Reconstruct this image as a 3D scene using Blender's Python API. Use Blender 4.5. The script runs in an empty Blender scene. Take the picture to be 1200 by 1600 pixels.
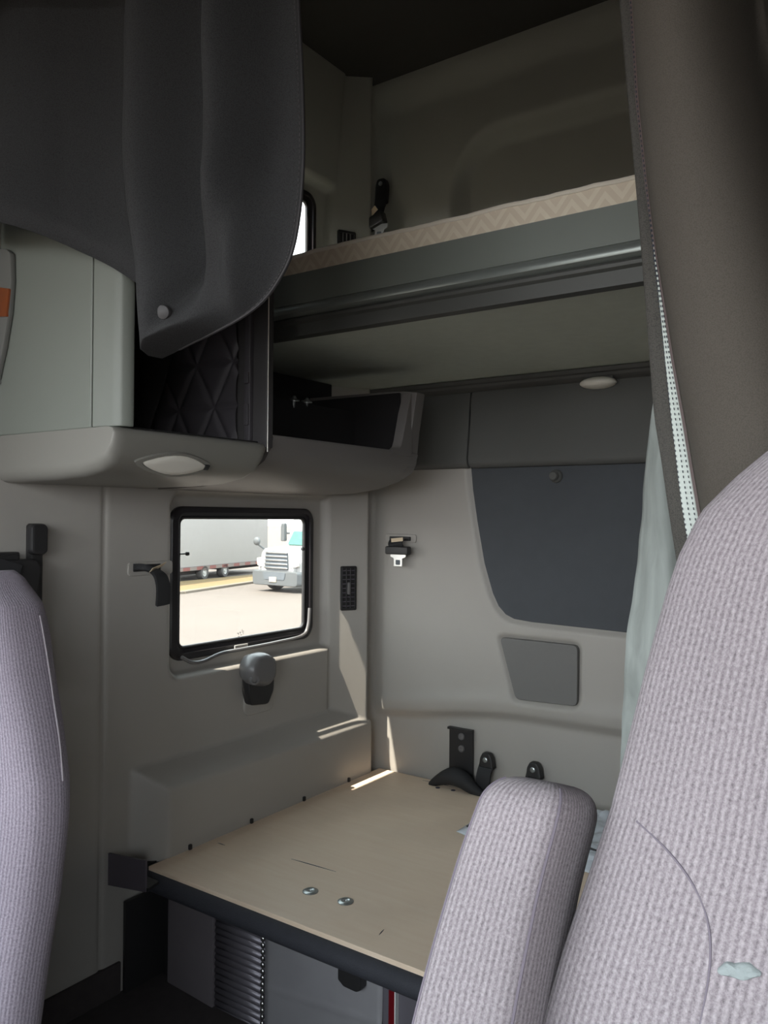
import bpy, bmesh, math, random
from mathutils import Vector, Matrix, noise

random.seed(7)
SC = bpy.context.scene
COL = SC.collection
V = Vector
PI = math.pi

# ------------------------------------------------------------------ camera
F = 1277.6                                   # focal length in pixels of a 1200x1600 frame
yaw, pit, rol = [math.radians(a) for a in (35.017, .3863, .4707)]
FW = V((-math.sin(yaw) * math.cos(pit), math.cos(yaw) * math.cos(pit), math.sin(pit)))
RT = V((math.cos(yaw), math.sin(yaw), 0))
UP = RT.cross(FW)
RT, UP = RT * math.cos(rol) + UP * math.sin(rol), -RT * math.sin(rol) + UP * math.cos(rol)
EYE = V((0, 0, 1.2))

def ray(u, v):
    return FW + RT * ((u - 600) / F) - UP * ((v - 800) / F)

def at(u, v, ax, val):
    """the point of the plane ax = val seen at (u, v): used to measure sizes in the place"""
    d = ray(u, v); i = 'xyz'.index(ax)
    return EYE + d * ((val - EYE[i]) / d[i])

cam_d = bpy.data.cameras.new('camera')
cam = bpy.data.objects.new('camera', cam_d)
COL.objects.link(cam)
cam.matrix_world = Matrix(((RT.x, UP.x, -FW.x, 0), (RT.y, UP.y, -FW.y, 0), (RT.z, UP.z, -FW.z, 1.2), (0, 0, 0, 1)))
cam_d.sensor_fit = 'VERTICAL'
cam_d.sensor_height = 32
cam_d.lens = 32 * F / 1600
cam_d.clip_start = .02
cam_d.clip_end = 500
SC.camera = cam

# ------------------------------------------------------------------ materials
def lin(c):
    c = c / 255
    return c / 12.92 if c <= .04045 else ((c + .055) / 1.055) ** 2.4

def rgb(r, g, b):
    return (lin(r), lin(g), lin(b), 1)

def nd(t, kind, **kw):
    n = t.nodes.new(kind)
    for k, v in kw.items():
        if k in n.inputs: n.inputs[k].default_value = v
        else: setattr(n, k, v)
    return n

def mat(name, col, rough=.6, metal=0, var=.06, vscale=6, bump=0, bscale=300, spec=.5, coat=0):
    m = bpy.data.materials.new(name); m.use_nodes = True
    t = m.node_tree; p = t.nodes['Principled BSDF']; L = t.links
    p.inputs['Roughness'].default_value = rough
    p.inputs['Metallic'].default_value = metal
    p.inputs['Specular IOR Level'].default_value = spec
    p.inputs['Coat Weight'].default_value = coat
    co = nd(t, 'ShaderNodeTexCoord')
    nz = nd(t, 'ShaderNodeTexNoise', Scale=vscale, Detail=4.0)
    L.new(co.outputs['Object'], nz.inputs['Vector'])
    mx = nd(t, 'ShaderNodeMix', data_type='RGBA')
    mx.inputs[6].default_value = tuple(max(0, c * (1 - var)) for c in col[:3]) + (1,)
    mx.inputs[7].default_value = tuple(min(1, c * (1 + var)) for c in col[:3]) + (1,)
    L.new(nz.outputs[0], mx.inputs[0]); L.new(mx.outputs[2], p.inputs['Base Color'])
    if bump:
        b = nd(t, 'ShaderNodeTexNoise', Scale=bscale, Detail=2.0)
        L.new(co.outputs['Object'], b.inputs['Vector'])
        bp = nd(t, 'ShaderNodeBump', Strength=bump, Distance=.002)
        L.new(b.outputs[0], bp.inputs['Height']); L.new(bp.outputs[0], p.inputs['Normal'])
    return m

def math_n(t, op, a, b=None, c=None):
    n = t.nodes.new('ShaderNodeMath'); n.operation = op
    for i, x in enumerate((a, b, c)):
        if x is None: continue
        if isinstance(x, (int, float)): n.inputs[i].default_value = x
        else: t.links.new(x, n.inputs[i])
    return n.outputs[0]

def mixrgb(t, fac, a, b):
    n = nd(t, 'ShaderNodeMix', data_type='RGBA')
    for i, x in ((0, fac), (6, a), (7, b)):
        if hasattr(x, 'links') or hasattr(x, 'is_linked'): t.links.new(x, n.inputs[i])
        else: n.inputs[i].default_value = x
    return n.outputs[2]

def seat_fabric(name, light, dark, rib=.0052):
    """ribbed knitted cloth: upright cords of flecked yarn, by the mesh's own UV in metres"""
    m = bpy.data.materials.new(name); m.use_nodes = True
    t = m.node_tree; p = t.nodes['Principled BSDF']; L = t.links
    p.inputs['Roughness'].default_value = .95; p.inputs['Specular IOR Level'].default_value = .15
    p.inputs['Sheen Weight'].default_value = .1
    uv = nd(t, 'ShaderNodeUVMap')
    sp = nd(t, 'ShaderNodeSeparateXYZ'); L.new(uv.outputs[0], sp.inputs[0])
    wob = nd(t, 'ShaderNodeTexNoise', Scale=160.0, Detail=2.0); L.new(uv.outputs[0], wob.inputs['Vector'])
    u = math_n(t, 'MULTIPLY_ADD', wob.outputs[0], rib * .28, sp.outputs[0])
    r = math_n(t, 'MULTIPLY_ADD', math_n(t, 'SINE', math_n(t, 'MULTIPLY', u, 2 * PI / rib)), .5, .5)
    cb = nd(t, 'ShaderNodeCombineXYZ'); L.new(math_n(t, 'MULTIPLY', sp.outputs[0], 1 / rib), cb.inputs[0]); L.new(math_n(t, 'MULTIPLY', sp.outputs[1], .9 / rib), cb.inputs[1])
    fl = nd(t, 'ShaderNodeTexNoise', Scale=2.1, Detail=4.0, Roughness=.8); L.new(cb.outputs[0], fl.inputs['Vector'])
    fk = nd(t, 'ShaderNodeMapRange'); fk.inputs[1].default_value = .32; fk.inputs[2].default_value = .70; L.new(fl.outputs[0], fk.inputs[0])
    f = math_n(t, 'ADD', math_n(t, 'MULTIPLY', r, .34), math_n(t, 'MULTIPLY', fk.outputs[0], .66))
    big = nd(t, 'ShaderNodeTexNoise', Scale=6.0, Detail=6.0); L.new(uv.outputs[0], big.inputs['Vector'])
    k = math_n(t, 'MULTIPLY_ADD', big.outputs[0], .4, .80)
    mul = nd(t, 'ShaderNodeVectorMath', operation='SCALE')
    L.new(mixrgb(t, f, dark, light), mul.inputs[0]); L.new(k, mul.inputs['Scale'])
    L.new(mul.outputs[0], p.inputs['Base Color'])
    bp = nd(t, 'ShaderNodeBump', Strength=.5, Distance=.0012)
    L.new(f, bp.inputs['Height']); L.new(bp.outputs[0], p.inputs['Normal'])
    return m

def weave(name, c1, c2, scale=900, rough=.9, bump=.3):
    m = bpy.data.materials.new(name); m.use_nodes = True
    t = m.node_tree; p = t.nodes['Principled BSDF']; L = t.links
    p.inputs['Roughness'].default_value = rough; p.inputs['Specular IOR Level'].default_value = .2
    co = nd(t, 'ShaderNodeTexCoord')
    vo = nd(t, 'ShaderNodeTexVoronoi', Scale=scale, Randomness=.9)
    L.new(co.outputs['Object'], vo.inputs['Vector'])
    nz = nd(t, 'ShaderNodeTexNoise', Scale=5.0, Detail=3.0); L.new(co.outputs['Object'], nz.inputs['Vector'])
    f = math_n(t, 'MULTIPLY_ADD', vo.outputs['Distance'], 1.2, math_n(t, 'MULTIPLY_ADD', nz.outputs[0], .3, -.15))
    cl = nd(t, 'ShaderNodeClamp'); L.new(f, cl.inputs[0])
    L.new(mixrgb(t, cl.outputs[0], c1, c2), p.inputs['Base Color'])
    bp = nd(t, 'ShaderNodeBump', Strength=bump, Distance=.001)
    L.new(vo.outputs['Distance'], bp.inputs['Height']); L.new(bp.outputs[0], p.inputs['Normal'])
    return m

M = {}
M['wall'] = mat('moulded_beige_plastic', rgb(162, 158, 152), .55, var=.04, bump=.12, bscale=700)
M['wall_up'] = mat('grey_moulded_liner', rgb(160, 159, 151), .6, var=.05, bump=.12, bscale=700)
M['ceil'] = mat('dark_roof_liner', rgb(60, 58, 55), .9, var=.08, bump=.2, bscale=500)
M['floor'] = mat('dark_carpet', rgb(62, 56, 56), 1, var=.25, vscale=60, bump=.6, bscale=900)
M['door_dark'] = mat('front_cab_liner', rgb(120, 114, 108), .8)
M['cab'] = mat('pale_cabinet_plastic', rgb(122, 126, 119), .5, var=.03, bump=.1, bscale=700)
M['tray'] = mat('tray_plastic', rgb(112, 108, 106), .5, var=.03, bump=.1, bscale=700)
M['cab_lip'] = mat('cabinet_base_plastic', rgb(130, 128, 122), .45, var=.03, bump=.1, bscale=700)
M['black'] = mat('black_plastic', rgb(38, 37, 38), .45, bump=.1)
M['gloss_black'] = mat('black_frame_rubber', rgb(34, 31, 34), .32, bump=.05)
M['web'] = mat('seat_belt_webbing', rgb(36, 36, 38), .7, bump=.3, bscale=1500)
M['dark_liner_shade'] = mat('black_liner_and_shade', rgb(30, 28, 29), .95, bump=.4, bscale=900)  # real liner, and the painted shade on the wall behind the tray
M['quilt'] = mat('quilted_black_leatherette', rgb(72, 69, 73), .5, bump=.15, bscale=900)
M['divider'] = mat('charcoal_divider', rgb(66, 64, 65), .55, bump=.1)
M['curtain'] = weave('charcoal_curtain_cloth', rgb(66, 67, 68), rgb(50, 50, 51), 700)
M['curtain2'] = weave('brown_grey_curtain_cloth', rgb(94, 89, 82), rgb(80, 75, 69), 900, bump=.3)
M['hem'] = weave('dark_hem_cloth', rgb(92, 90, 84), rgb(66, 64, 62), 900)
M['bind'] = mat('curtain_binding', rgb(88, 74, 72), .6)
M['bind_dark'] = mat('dark_curtain_binding', rgb(46, 44, 46), .6)
M['stitch'] = mat('dark_thread', rgb(66, 70, 78), .8)
M['thread'] = mat('grey_thread', rgb(84, 80, 82), .8)
M['bunk'] = mat('grey_bunk_metal', rgb(124, 129, 123), .4, var=.04, bump=.05)
M['bunk_low'] = mat('dark_bunk_edge', rgb(76, 77, 74), .5)
M['rail'] = mat('bunk_rail_metal', rgb(140, 146, 142), .28, metal=.4, var=.03)
M['under'] = mat('bunk_underside_cloth', rgb(196, 203, 194), .95, var=.08, vscale=40, bump=.4, bscale=600)
M['header'] = mat('header_pad', rgb(88, 88, 86), .8, var=.05, bump=.2, bscale=600)
M['panel'] = mat('dark_fabric_panel', rgb(74, 77, 81), .95, var=.08, vscale=30, bump=.3, bscale=900)
M['pocket'] = mat('grey_access_panel', rgb(112, 111, 109), .85, var=.05, bump=.25, bscale=900)
M['lens'] = mat('lamp_lens', rgb(226, 222, 212), .35, var=.02)
M['steel'] = mat('bright_steel', rgb(190, 190, 188), .3, metal=1)
M['zinc'] = mat('zinc_bolt', rgb(170, 174, 174), .35, metal=.9)
M['plate'] = mat('brushed_aluminium', rgb(158, 156, 160), .45, metal=.35, var=.14, vscale=14, bump=.1, bscale=60)
M['perf'] = mat('ribbed_metal', rgb(112, 108, 116), .4, metal=.4)
M['foam'] = mat('black_edge_foam', rgb(52, 53, 60), .75, var=.15, vscale=60, bump=.4, bscale=400)
M['bracket'] = mat('dark_bracket', rgb(84, 78, 86), .6, bump=.1)
M['label'] = mat('tan_label', rgb(214, 196, 168), .7)
M['cream'] = mat('cream_edge_piping', rgb(238, 230, 214), .8)
M['side'] = mat('dark_grey_panel', rgb(104, 98, 102), .6, var=.12, vscale=12)
M['red'] = mat('red_reflector', rgb(96, 14, 22), .3)
M['white'] = mat('white_edge', rgb(220, 220, 220), .5)
M['grey_knob'] = mat('grey_latch_plastic', rgb(104, 102, 102), .32, bump=.05)
M['wood_trim'] = mat('wood_inlay', rgb(128, 62, 20), .3, var=.3, vscale=30, coat=.4)
M['trim_grey'] = mat('grey_handle_plastic', rgb(112, 112, 108), .5)
M['seat_l'] = seat_fabric('lavender_seat_rib_fine', rgb(178, 167, 178), rgb(96, 88, 100), .0046)
M['seat_r'] = seat_fabric('lavender_seat_rib', rgb(184, 175, 179), rgb(104, 96, 101), .0056)
M['piping'] = mat('seat_piping', rgb(146, 138, 143), .9)
M['seam'] = mat('seat_seam', rgb(118, 110, 120), .9)
M['tear'] = mat('exposed_foam', rgb(146, 154, 154), .95, bump=.5, bscale=300)
M['bag'] = mat('clear_plastic_bag', rgb(206, 212, 220), .18, var=.03)
M['paint'] = mat('white_truck_paint', rgb(160, 160, 160), .25, coat=.3)
M['box'] = mat('trailer_skin', rgb(146, 144, 142), .5)
M['chassis'] = mat('trailer_underside', rgb(70, 70, 74), .8)
M['bumper'] = mat('grey_bumper', rgb(88, 91, 93), .5)
M['chrome'] = mat('chrome', rgb(214, 218, 220), .12, metal=1)
M['grille'] = mat('dark_grille', rgb(92, 98, 104), .5)
M['screen'] = mat('green_tinted_windscreen', rgb(66, 112, 98), .1)
M['tyre'] = mat('tyre_rubber', rgb(84, 82, 82), .9)
M['hub'] = mat('painted_wheel_hub', rgb(190, 190, 188), .4)
M['asphalt'] = mat('ground_concrete', rgb(97, 89, 83), .95, var=.12, vscale=.6)  # one even ground colour, no sunlight in it
M['verge'] = mat('dry_grass_verge', rgb(116, 97, 66), 1, var=.2, vscale=4)
M['kerb'] = mat('kerb_concrete', rgb(110, 102, 92), .95)
M['etch'] = mat('etched_glass_mark', rgb(120, 112, 108), .6)

def tape_mat():
    m = bpy.data.materials.new('reflective_tape'); m.use_nodes = True
    t = m.node_tree; p = t.nodes['Principled BSDF']; L = t.links
    co = nd(t, 'ShaderNodeTexCoord'); sp = nd(t, 'ShaderNodeSeparateXYZ'); L.new(co.outputs['Object'], sp.inputs[0])
    f = math_n(t, 'GREATER_THAN', math_n(t, 'FRACT', math_n(t, 'MULTIPLY', sp.outputs[0], 1.1)), .5)
    L.new(mixrgb(t, f, rgb(122, 114, 110), rgb(124, 76, 72)), p.inputs['Base Color'])
    return m
M['tape'] = tape_mat()

def ply_mat():
    m = bpy.data.materials.new('worn_plywood'); m.use_nodes = True
    t = m.node_tree; p = t.nodes['Principled BSDF']; L = t.links
    p.inputs['Roughness'].default_value = .45; p.inputs['Specular IOR Level'].default_value = .5
    co = nd(t, 'ShaderNodeTexCoord')
    mp = nd(t, 'ShaderNodeMapping'); mp.inputs['Scale'].default_value = (1, 9, 1); L.new(co.outputs['Object'], mp.inputs[0])
    gr = nd(t, 'ShaderNodeTexNoise', Scale=10.0, Detail=8.0, Distortion=.6); L.new(mp.outputs[0], gr.inputs[0])
    st = nd(t, 'ShaderNodeTexNoise', Scale=3.2, Detail=5.0); L.new(co.outputs['Object'], st.inputs[0])
    base = mixrgb(t, gr.outputs[0], rgb(238, 212, 186), rgb(248, 228, 206))
    rp = nd(t, 'ShaderNodeValToRGB'); rp.color_ramp.elements[0].position = .44; rp.color_ramp.elements[1].position = .68
    L.new(st.outputs[0], rp.inputs[0])
    c = mixrgb(t, math_n(t, 'MULTIPLY', rp.outputs[0], .45), base, rgb(208, 186, 164))
    L.new(c, p.inputs['Base Color'])
    rr = math_n(t, 'MULTIPLY_ADD', st.outputs[0], .3, .34); L.new(rr, p.inputs['Roughness'])
    return m
M['ply'] = ply_mat()

def chevron_mat():
    m = bpy.data.materials.new('chevron_mattress_ticking'); m.use_nodes = True
    t = m.node_tree; p = t.nodes['Principled BSDF']; L = t.links
    p.inputs['Roughness'].default_value = .85
    co = nd(t, 'ShaderNodeTexCoord'); sp = nd(t, 'ShaderNodeSeparateXYZ'); L.new(co.outputs['Object'], sp.inputs[0])
    fx = math_n(t, 'FRACT', math_n(t, 'MULTIPLY', sp.outputs[0], 1 / .052))
    tri = math_n(t, 'ABSOLUTE', math_n(t, 'SUBTRACT', fx, .5))           # 0 at apex, .5 at the feet
    zz = math_n(t, 'MULTIPLY', sp.outputs[2], 1 / .052)
    s = math_n(t, 'ADD', math_n(t, 'MULTIPLY', tri, 1.25), zz)
    band = math_n(t, 'FRACT', math_n(t, 'MULTIPLY', s, 2.1))
    f = math_n(t, 'GREATER_THAN', band, .55)
    nz = nd(t, 'ShaderNodeTexNoise', Scale=60.0); L.new(co.outputs['Object'], nz.inputs[0])
    f2 = math_n(t, 'MULTIPLY', f, math_n(t, 'MULTIPLY_ADD', nz.outputs[0], .8, .4))
    L.new(mixrgb(t, f2, rgb(228, 214, 192), rgb(240, 229, 208)), p.inputs['Base Color'])
    return m
M['chevron'] = chevron_mat()

def glass_mat(name, tint, gloss=.04):
    m = bpy.data.materials.new(name); m.use_nodes = True
    t = m.node_tree; L = t.links
    t.nodes.remove(t.nodes['Principled BSDF']); out = t.nodes['Material Output']
    a = nd(t, 'ShaderNodeBsdfTransparent'); a.inputs[0].default_value = tint
    b = nd(t, 'ShaderNodeBsdfGlossy'); b.inputs['Roughness'].default_value = .02
    mx = nd(t, 'ShaderNodeMixShader'); mx.inputs[0].default_value = gloss
    L.new(a.outputs[0], mx.inputs[1]); L.new(b.outputs[0], mx.inputs[2]); L.new(mx.outputs[0], out.inputs[0])
    return m
M['glass'] = glass_mat('tinted_window_glass', (.78, .775, .76, 1))

def cloth_mat():
    m = mat('pale_sheer_lining', rgb(206, 214, 208), .9, var=.06, vscale=9)
    return m
M['lining'] = cloth_mat()
def lining_mat():
    m = bpy.data.materials.new('crinkled_sheer_cloth'); m.use_nodes = True
    t = m.node_tree; p = t.nodes['Principled BSDF']; L = t.links
    p.inputs['Roughness'].default_value = .8
    co = nd(t, 'ShaderNodeTexCoord'); mp = nd(t, 'ShaderNodeMapping'); mp.inputs['Scale'].default_value = (3.5, 3.5, 1); L.new(co.outputs['Object'], mp.inputs[0])
    nz = nd(t, 'ShaderNodeTexNoise', Scale=7.0, Detail=5.0, Distortion=1.2); L.new(mp.outputs[0], nz.inputs[0])
    L.new(mixrgb(t, nz.outputs[0], rgb(104, 110, 106), rgb(178, 184, 180)), p.inputs['Base Color'])
    return m
M['sheer'] = lining_mat()

# ------------------------------------------------------------------ mesh helpers
OFF = {}

def world_off(o):
    return OFF.get(o.name, V((0, 0, 0))) if o else V((0, 0, 0))

def thing(name, label, cat, loc=(0, 0, 0), group=None):
    o = bpy.data.objects.new(name, None); COL.objects.link(o)
    o.location = loc; o.empty_display_size = .05
    o['label'] = label; o['category'] = cat
    if group: o['group'] = group
    OFF[o.name] = V(loc)
    return o

def mesh(name, bm, m, parent=None, sharp=40, label=None, cat=None, group=None, kind=None, xf=None, solid=None):
    if xf is not None: bm.transform(xf)
    bmesh.ops.recalc_face_normals(bm, faces=bm.faces[:])
    if parent: off = world_off(parent)
    elif kind == 'structure' or not bm.verts: off = V((0, 0, 0))
    else:
        xs = [v.co for v in bm.verts]
        off = V(((min(v.x for v in xs) + max(v.x for v in xs)) / 2, (min(v.y for v in xs) + max(v.y for v in xs)) / 2, min(v.z for v in xs)))
    bm.transform(Matrix.Translation(-off))
    me = bpy.data.meshes.new(name); bm.to_mesh(me); bm.free()
    for pl in me.polygons: pl.use_smooth = True
    if sharp < 180: me.set_sharp_from_angle(angle=math.radians(sharp))
    me.materials.append(m)
    o = bpy.data.objects.new(name, me); COL.objects.link(o)
    if parent: o.parent = parent
    else: o.location = off
    OFF[o.name] = off
    if sharp < 180:
        wn = o.modifiers.new('flat_faces', 'WEIGHTED_NORMAL'); wn.keep_sharp = True; wn.weight = 100
    if label: o['label'] = label
    if cat: o['category'] = cat
    if group: o['group'] = group
    if kind: o['kind'] = kind
    if solid:
        s = o.modifiers.new('thickness', 'SOLIDIFY'); s.thickness = solid; s.offset = 0
    return o

def B(): return bmesh.new()

def join(bm, src):
    me = bpy.data.meshes.new('tmp'); src.to_mesh(me); src.free(); bm.from_mesh(me); bpy.data.meshes.remove(me)

def rbox(bm, lo, hi, r=.003, seg=2, xf=None):
    b = B()
    bmesh.ops.create_cube(b, size=1)
    lo, hi = V(lo), V(hi); c = (lo + hi) / 2; s = hi - lo
    for v in b.verts: v.co = V((v.co.x * s.x, v.co.y * s.y, v.co.z * s.z)) + c
    if r: bmesh.ops.bevel(b, geom=b.edges[:], offset=min(r, min(s) * .49), segments=seg, affect='EDGES', profile=.5)
    if xf is not None: b.transform(xf)
    join(bm, b)

def prism(bm, pts, axis, a, b_, r=0, seg=2, xf=None):
    """pts in the two other axes (in x,y,z order), extruded along axis from a to b_"""
    b = B()
    def mk(p, t):
        q = list(p); q.insert('xyz'.index(axis), t); return b.verts.new(q)
    A = [mk(p, a) for p in pts]; C = [mk(p, b_) for p in pts]
    n = len(pts)
    b.faces.new(A); b.faces.new(C[::-1])
    for i in range(n): b.faces.new((A[i], C[i], C[(i + 1) % n], A[(i + 1) % n]))
    bmesh.ops.recalc_face_normals(b, faces=b.faces[:])
    if r:
        es = [e for e in b.edges if len(e.link_faces) == 2 and e.calc_face_angle(0) > .6]
        bmesh.ops.bevel(b, geom=es, offset=r, segments=seg, affect='EDGES', profile=.5)
    if xf is not None: b.transform(xf)
    join(bm, b)

def rrect(x0, x1, y0, y1, r, n=6):
    out = []
    for cx, cy, a in ((x1 - r, y1 - r, 0), (x0 + r, y1 - r, PI / 2), (x0 + r, y0 + r, PI), (x1 - r, y0 + r, 1.5 * PI)):
        for i in range(n + 1):
            t = a + PI / 2 * i / n
            out.append((cx + r * math.cos(t), cy + r * math.sin(t)))
    return out

def rpoly(pts, rs, n=6):
    """polygon with rounded corners"""
    out = []; k = len(pts)
    for i in range(k):
        p0, p, p1 = V(pts[i - 1]), V(pts[i]), V(pts[(i + 1) % k])
        r = rs[i] if isinstance(rs, (list, tuple)) else rs
        d0 = (p0 - p).normalized(); d1 = (p1 - p).normalized()
        a, c = p + d0 * r, p + d1 * r
        for j in range(n + 1):
            t = j / n
            out.append(tuple((1 - t) ** 2 * a + 2 * t * (1 - t) * p + t * t * c))
    return out

def tube(bm, pts, r, n=10, closed=False, caps=True):
    pts = [V(p) for p in pts]; k = len(pts)
    rr = r if isinstance(r, (list, tuple)) else [r] * k
    rings = []; up = None
    for i in range(k):
        if closed: d = pts[(i + 1) % k] - pts[i - 1]
        else: d = pts[min(i + 1, k - 1)] - pts[max(i - 1, 0)]
        d.normalize()
        if up is None:
            up = V((0, 0, 1)) if abs(d.z) < .9 else V((1, 0, 0))
        s = d.cross(up); s.normalize(); up = s.cross(d).normalized()
        rings.append([bm.verts.new(pts[i] + (s * math.cos(2 * PI * j / n) + up * math.sin(2 * PI * j / n)) * rr[i]) for j in range(n)])
    rng = range(k) if closed else range(k - 1)
    for i in rng:
        a, c = rings[i], rings[(i + 1) % k]
        for j in range(n): bm.faces.new((a[j], a[(j + 1) % n], c[(j + 1) % n], c[j]))
    if caps and not closed:
        bm.faces.new(rings[0][::-1]); bm.faces.new(rings[-1])

def ribbon(bm, pts, wdir, w, th=.0015):
    """a flat strap of width w along wdir, following pts"""
    pts = [V(p) for p in pts]; k = len(pts)
    dirs = wdir if isinstance(wdir, list) else [wdir] * k
    rows = []
    for i in range(k):
        d = (pts[min(i + 1, k - 1)] - pts[max(i - 1, 0)]).normalized()
        wv = V(dirs[i]); wv = (wv - d * wv.dot(d)).normalized()
        nn = d.cross(wv).normalized()
        rows.append([bm.verts.new(pts[i] + wv * (a * w / 2) + nn * (b * th / 2)) for a, b in ((-1, -1), (1, -1), (1, 1), (-1, 1))])
    for i in range(k - 1):
        for j in range(4):
            bm.faces.new((rows[i][j], rows[i][(j + 1) % 4], rows[i + 1][(j + 1) % 4], rows[i + 1][j]))
    bm.faces.new(rows[0][::-1]); bm.faces.new(rows[-1])

def bez(pts, n=8):
    """smooth curve through points (Catmull-Rom)"""
    pts = [V(p) for p in pts]; out = []
    for i in range(len(pts) - 1):
        p0 = pts[max(i - 1, 0)]; p1 = pts[i]; p2 = pts[i + 1]; p3 = pts[min(i + 2, len(pts) - 1)]
        for j in range(n):
            t = j / n
            out.append(.5 * ((2 * p1) + (p2 - p0) * t + (2 * p0 - 5 * p1 + 4 * p2 - p3) * t * t + (3 * p1 - p0 - 3 * p2 + p3) * t ** 3))
    out.append(pts[-1]); return out

def lathe(bm, prof, c, axis, n=24):
    """prof: (radius, height) pairs turned about axis through c"""
    ax = V(axis).normalized(); s = ax.orthogonal().normalized(); t = ax.cross(s); c = V(c)
    rings = []
    for r, h in prof:
        if r < 1e-6: rings.append([bm.verts.new(c + ax * h)])
        else: rings.append([bm.verts.new(c + ax * h + (s * math.cos(2 * PI * j / n) + t * math.sin(2 * PI * j / n)) * r) for j in range(n)])
    for a, b in zip(rings, rings[1:]):
        for j in range(n):
            q = (j + 1) % n
            if len(a) == 1 and len(b) > 1: bm.faces.new((a[0], b[q], b[j]))
            elif len(b) == 1 and len(a) > 1: bm.faces.new((a[j], a[q], b[0]))
            elif len(a) > 1: bm.faces.new((a[j], a[q], b[q], b[j]))

def grid(bm, us, vs, fn, hole=None, uv=False):
    g = [[bm.verts.new(fn(u, v)) for v in vs] for u in us]
    lay = bm.loops.layers.uv.verify() if uv else None
    for i in range(len(us) - 1):
        for j in range(len(vs) - 1):
            if hole and hole((us[i] + us[i + 1]) / 2, (vs[j] + vs[j + 1]) / 2): continue
            f = bm.faces.new((g[i][j], g[i + 1][j], g[i + 1][j + 1], g[i][j + 1]))
            if uv:
                for lp, (a, b) in zip(f.loops, ((i, j), (i + 1, j), (i + 1, j + 1), (i, j + 1))): lp[lay].uv = (us[a], vs[b])
    loose = [v for v in bm.verts if not v.link_faces]
    bmesh.ops.delete(bm, geom=loose, context='VERTS')
    return g

def loft(bm, rings, cap0=True, cap1=True, uvs=None):
    vr = [[bm.verts.new(p) for p in r] for r in rings]
    n = len(rings[0]); lay = bm.loops.layers.uv.verify()
    for i in range(len(vr) - 1):
        for j in range(n):
            q = (j + 1) % n
            f = bm.faces.new((vr[i][j], vr[i][q], vr[i + 1][q], vr[i + 1][j]))
            if uvs:
                ids = ((i, j), (i, j + 1), (i + 1, j + 1), (i + 1, j))
                for lp, (a, b) in zip(f.loops, ids): lp[lay].uv = uvs(a, b)
    if cap0: bm.faces.new(vr[0][::-1])
    if cap1: bm.faces.new(vr[-1])

def fr(a, b, step):
    n = max(1, round((b - a) / step))
    return [a + (b - a) * i / n for i in range(n)]

def lerp_t(tab, x):
    if x <= tab[0][0]: return tab[0][1]
    for (a, fa), (b, fb) in zip(tab, tab[1:]):
        if x <= b: return fa + (fb - fa) * (x - a) / (b - a)
    return tab[-1][1]

def smooth_t(tab, x):
    """monotone table read with a smooth (Catmull-Rom) curve"""
    if x <= tab[0][0]: return tab[0][1]
    if x >= tab[-1][0]: return tab[-1][1]
    for i in range(len(tab) - 1):
        a, fa = tab[i]; b, fb = tab[i + 1]
        if x <= b:
            t = (x - a) / (b - a)
            def sl(k):
                lo, hi = tab[max(k - 1, 0)], tab[min(k + 1, len(tab) - 1)]
                return (hi[1] - lo[1]) / (hi[0] - lo[0])
            m0, m1 = sl(i) * (b - a), sl(i + 1) * (b - a)
            return (2 * t ** 3 - 3 * t * t + 1) * fa + (t ** 3 - 2 * t * t + t) * m0 + (-2 * t ** 3 + 3 * t * t) * fb + (t ** 3 - t * t) * m1

def sst(a, b, x):
    t = min(1, max(0, (x - a) / (b - a))); return t * t * (3 - 2 * t)

def ramp(a, b, x): return min(1, max(0, (x - a) / (b - a)))

def sd_rbox(x, y, x0, x1, y0, y1, r):
    cx, cy = (x0 + x1) / 2, (y0 + y1) / 2
    qx, qy = abs(x - cx) - (x1 - x0) / 2 + r, abs(y - cy) - (y1 - y0) / 2 + r
    return math.hypot(max(qx, 0), max(qy, 0)) + min(max(qx, qy), 0) - r

def sd_poly(x, y, pts):
    d = 1e9; s = 1; n = len(pts); j = n - 1
    for i in range(n):
        ex, ey = pts[j][0] - pts[i][0], pts[j][1] - pts[i][1]
        wx, wy = x - pts[i][0], y - pts[i][1]
        t = min(1, max(0, (wx * ex + wy * ey) / (ex * ex + ey * ey + 1e-12)))
        bx, by = wx - ex * t, wy - ey * t
        d = min(d, bx * bx + by * by)
        c = (y >= pts[i][1], y < pts[j][1], ex * wy > ey * wx)
        if all(c) or not any(c): s = -s
        j = i
    return s * math.sqrt(d)

# ------------------------------------------------------------------ room shell
XL, YB, ZF, ZC = -1.35, 1.851, .26, 2.392
XR, YF = .80, -1.35
A_Y, A_O, B_Y, B_O = 1.686, -.006, 1.785, .050          # corner column: starts, ends (y, offset)

def left_off(y, z):
    o = 0
    o -= .028 * sst(.004, -.012, sd_rbox(y, z, 1.150, 1.80, .856, 1.252, .035)) if y < 1.75 else .028
    if z > 1.6:
        o = -.028 * sst(.004, -.012, sd_rbox(y, z, 1.150, 1.80, 1.76, 2.075, .035)) if y < 1.75 else -.028
    o -= .004 * math.exp(-((y - .985) / .0045) ** 2)
    ay = A_Y + max(0, z - 1.95) * .12
    if y > ay - .012:
        t = ramp(ay, B_Y, y)
        c = A_O + (B_O - A_O) * t
        o = c if y > ay else o + (c - o) * sst(ay - .012, ay, y)
        if y > B_Y: o = B_O - .075 * sst(B_Y, B_Y + .012, y)
    # ledge along the foot of the wall
    led = .056 * min(ramp(.694, .648, z), ramp(1.052, 1.105, y))
    led *= (1 - sst(1.80, 1.806, y)) * sst(.455, .49, z)
    if led > 0: o = max(o, led - .0) if led > .002 else o
    # latch pad under the window
    return o

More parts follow.
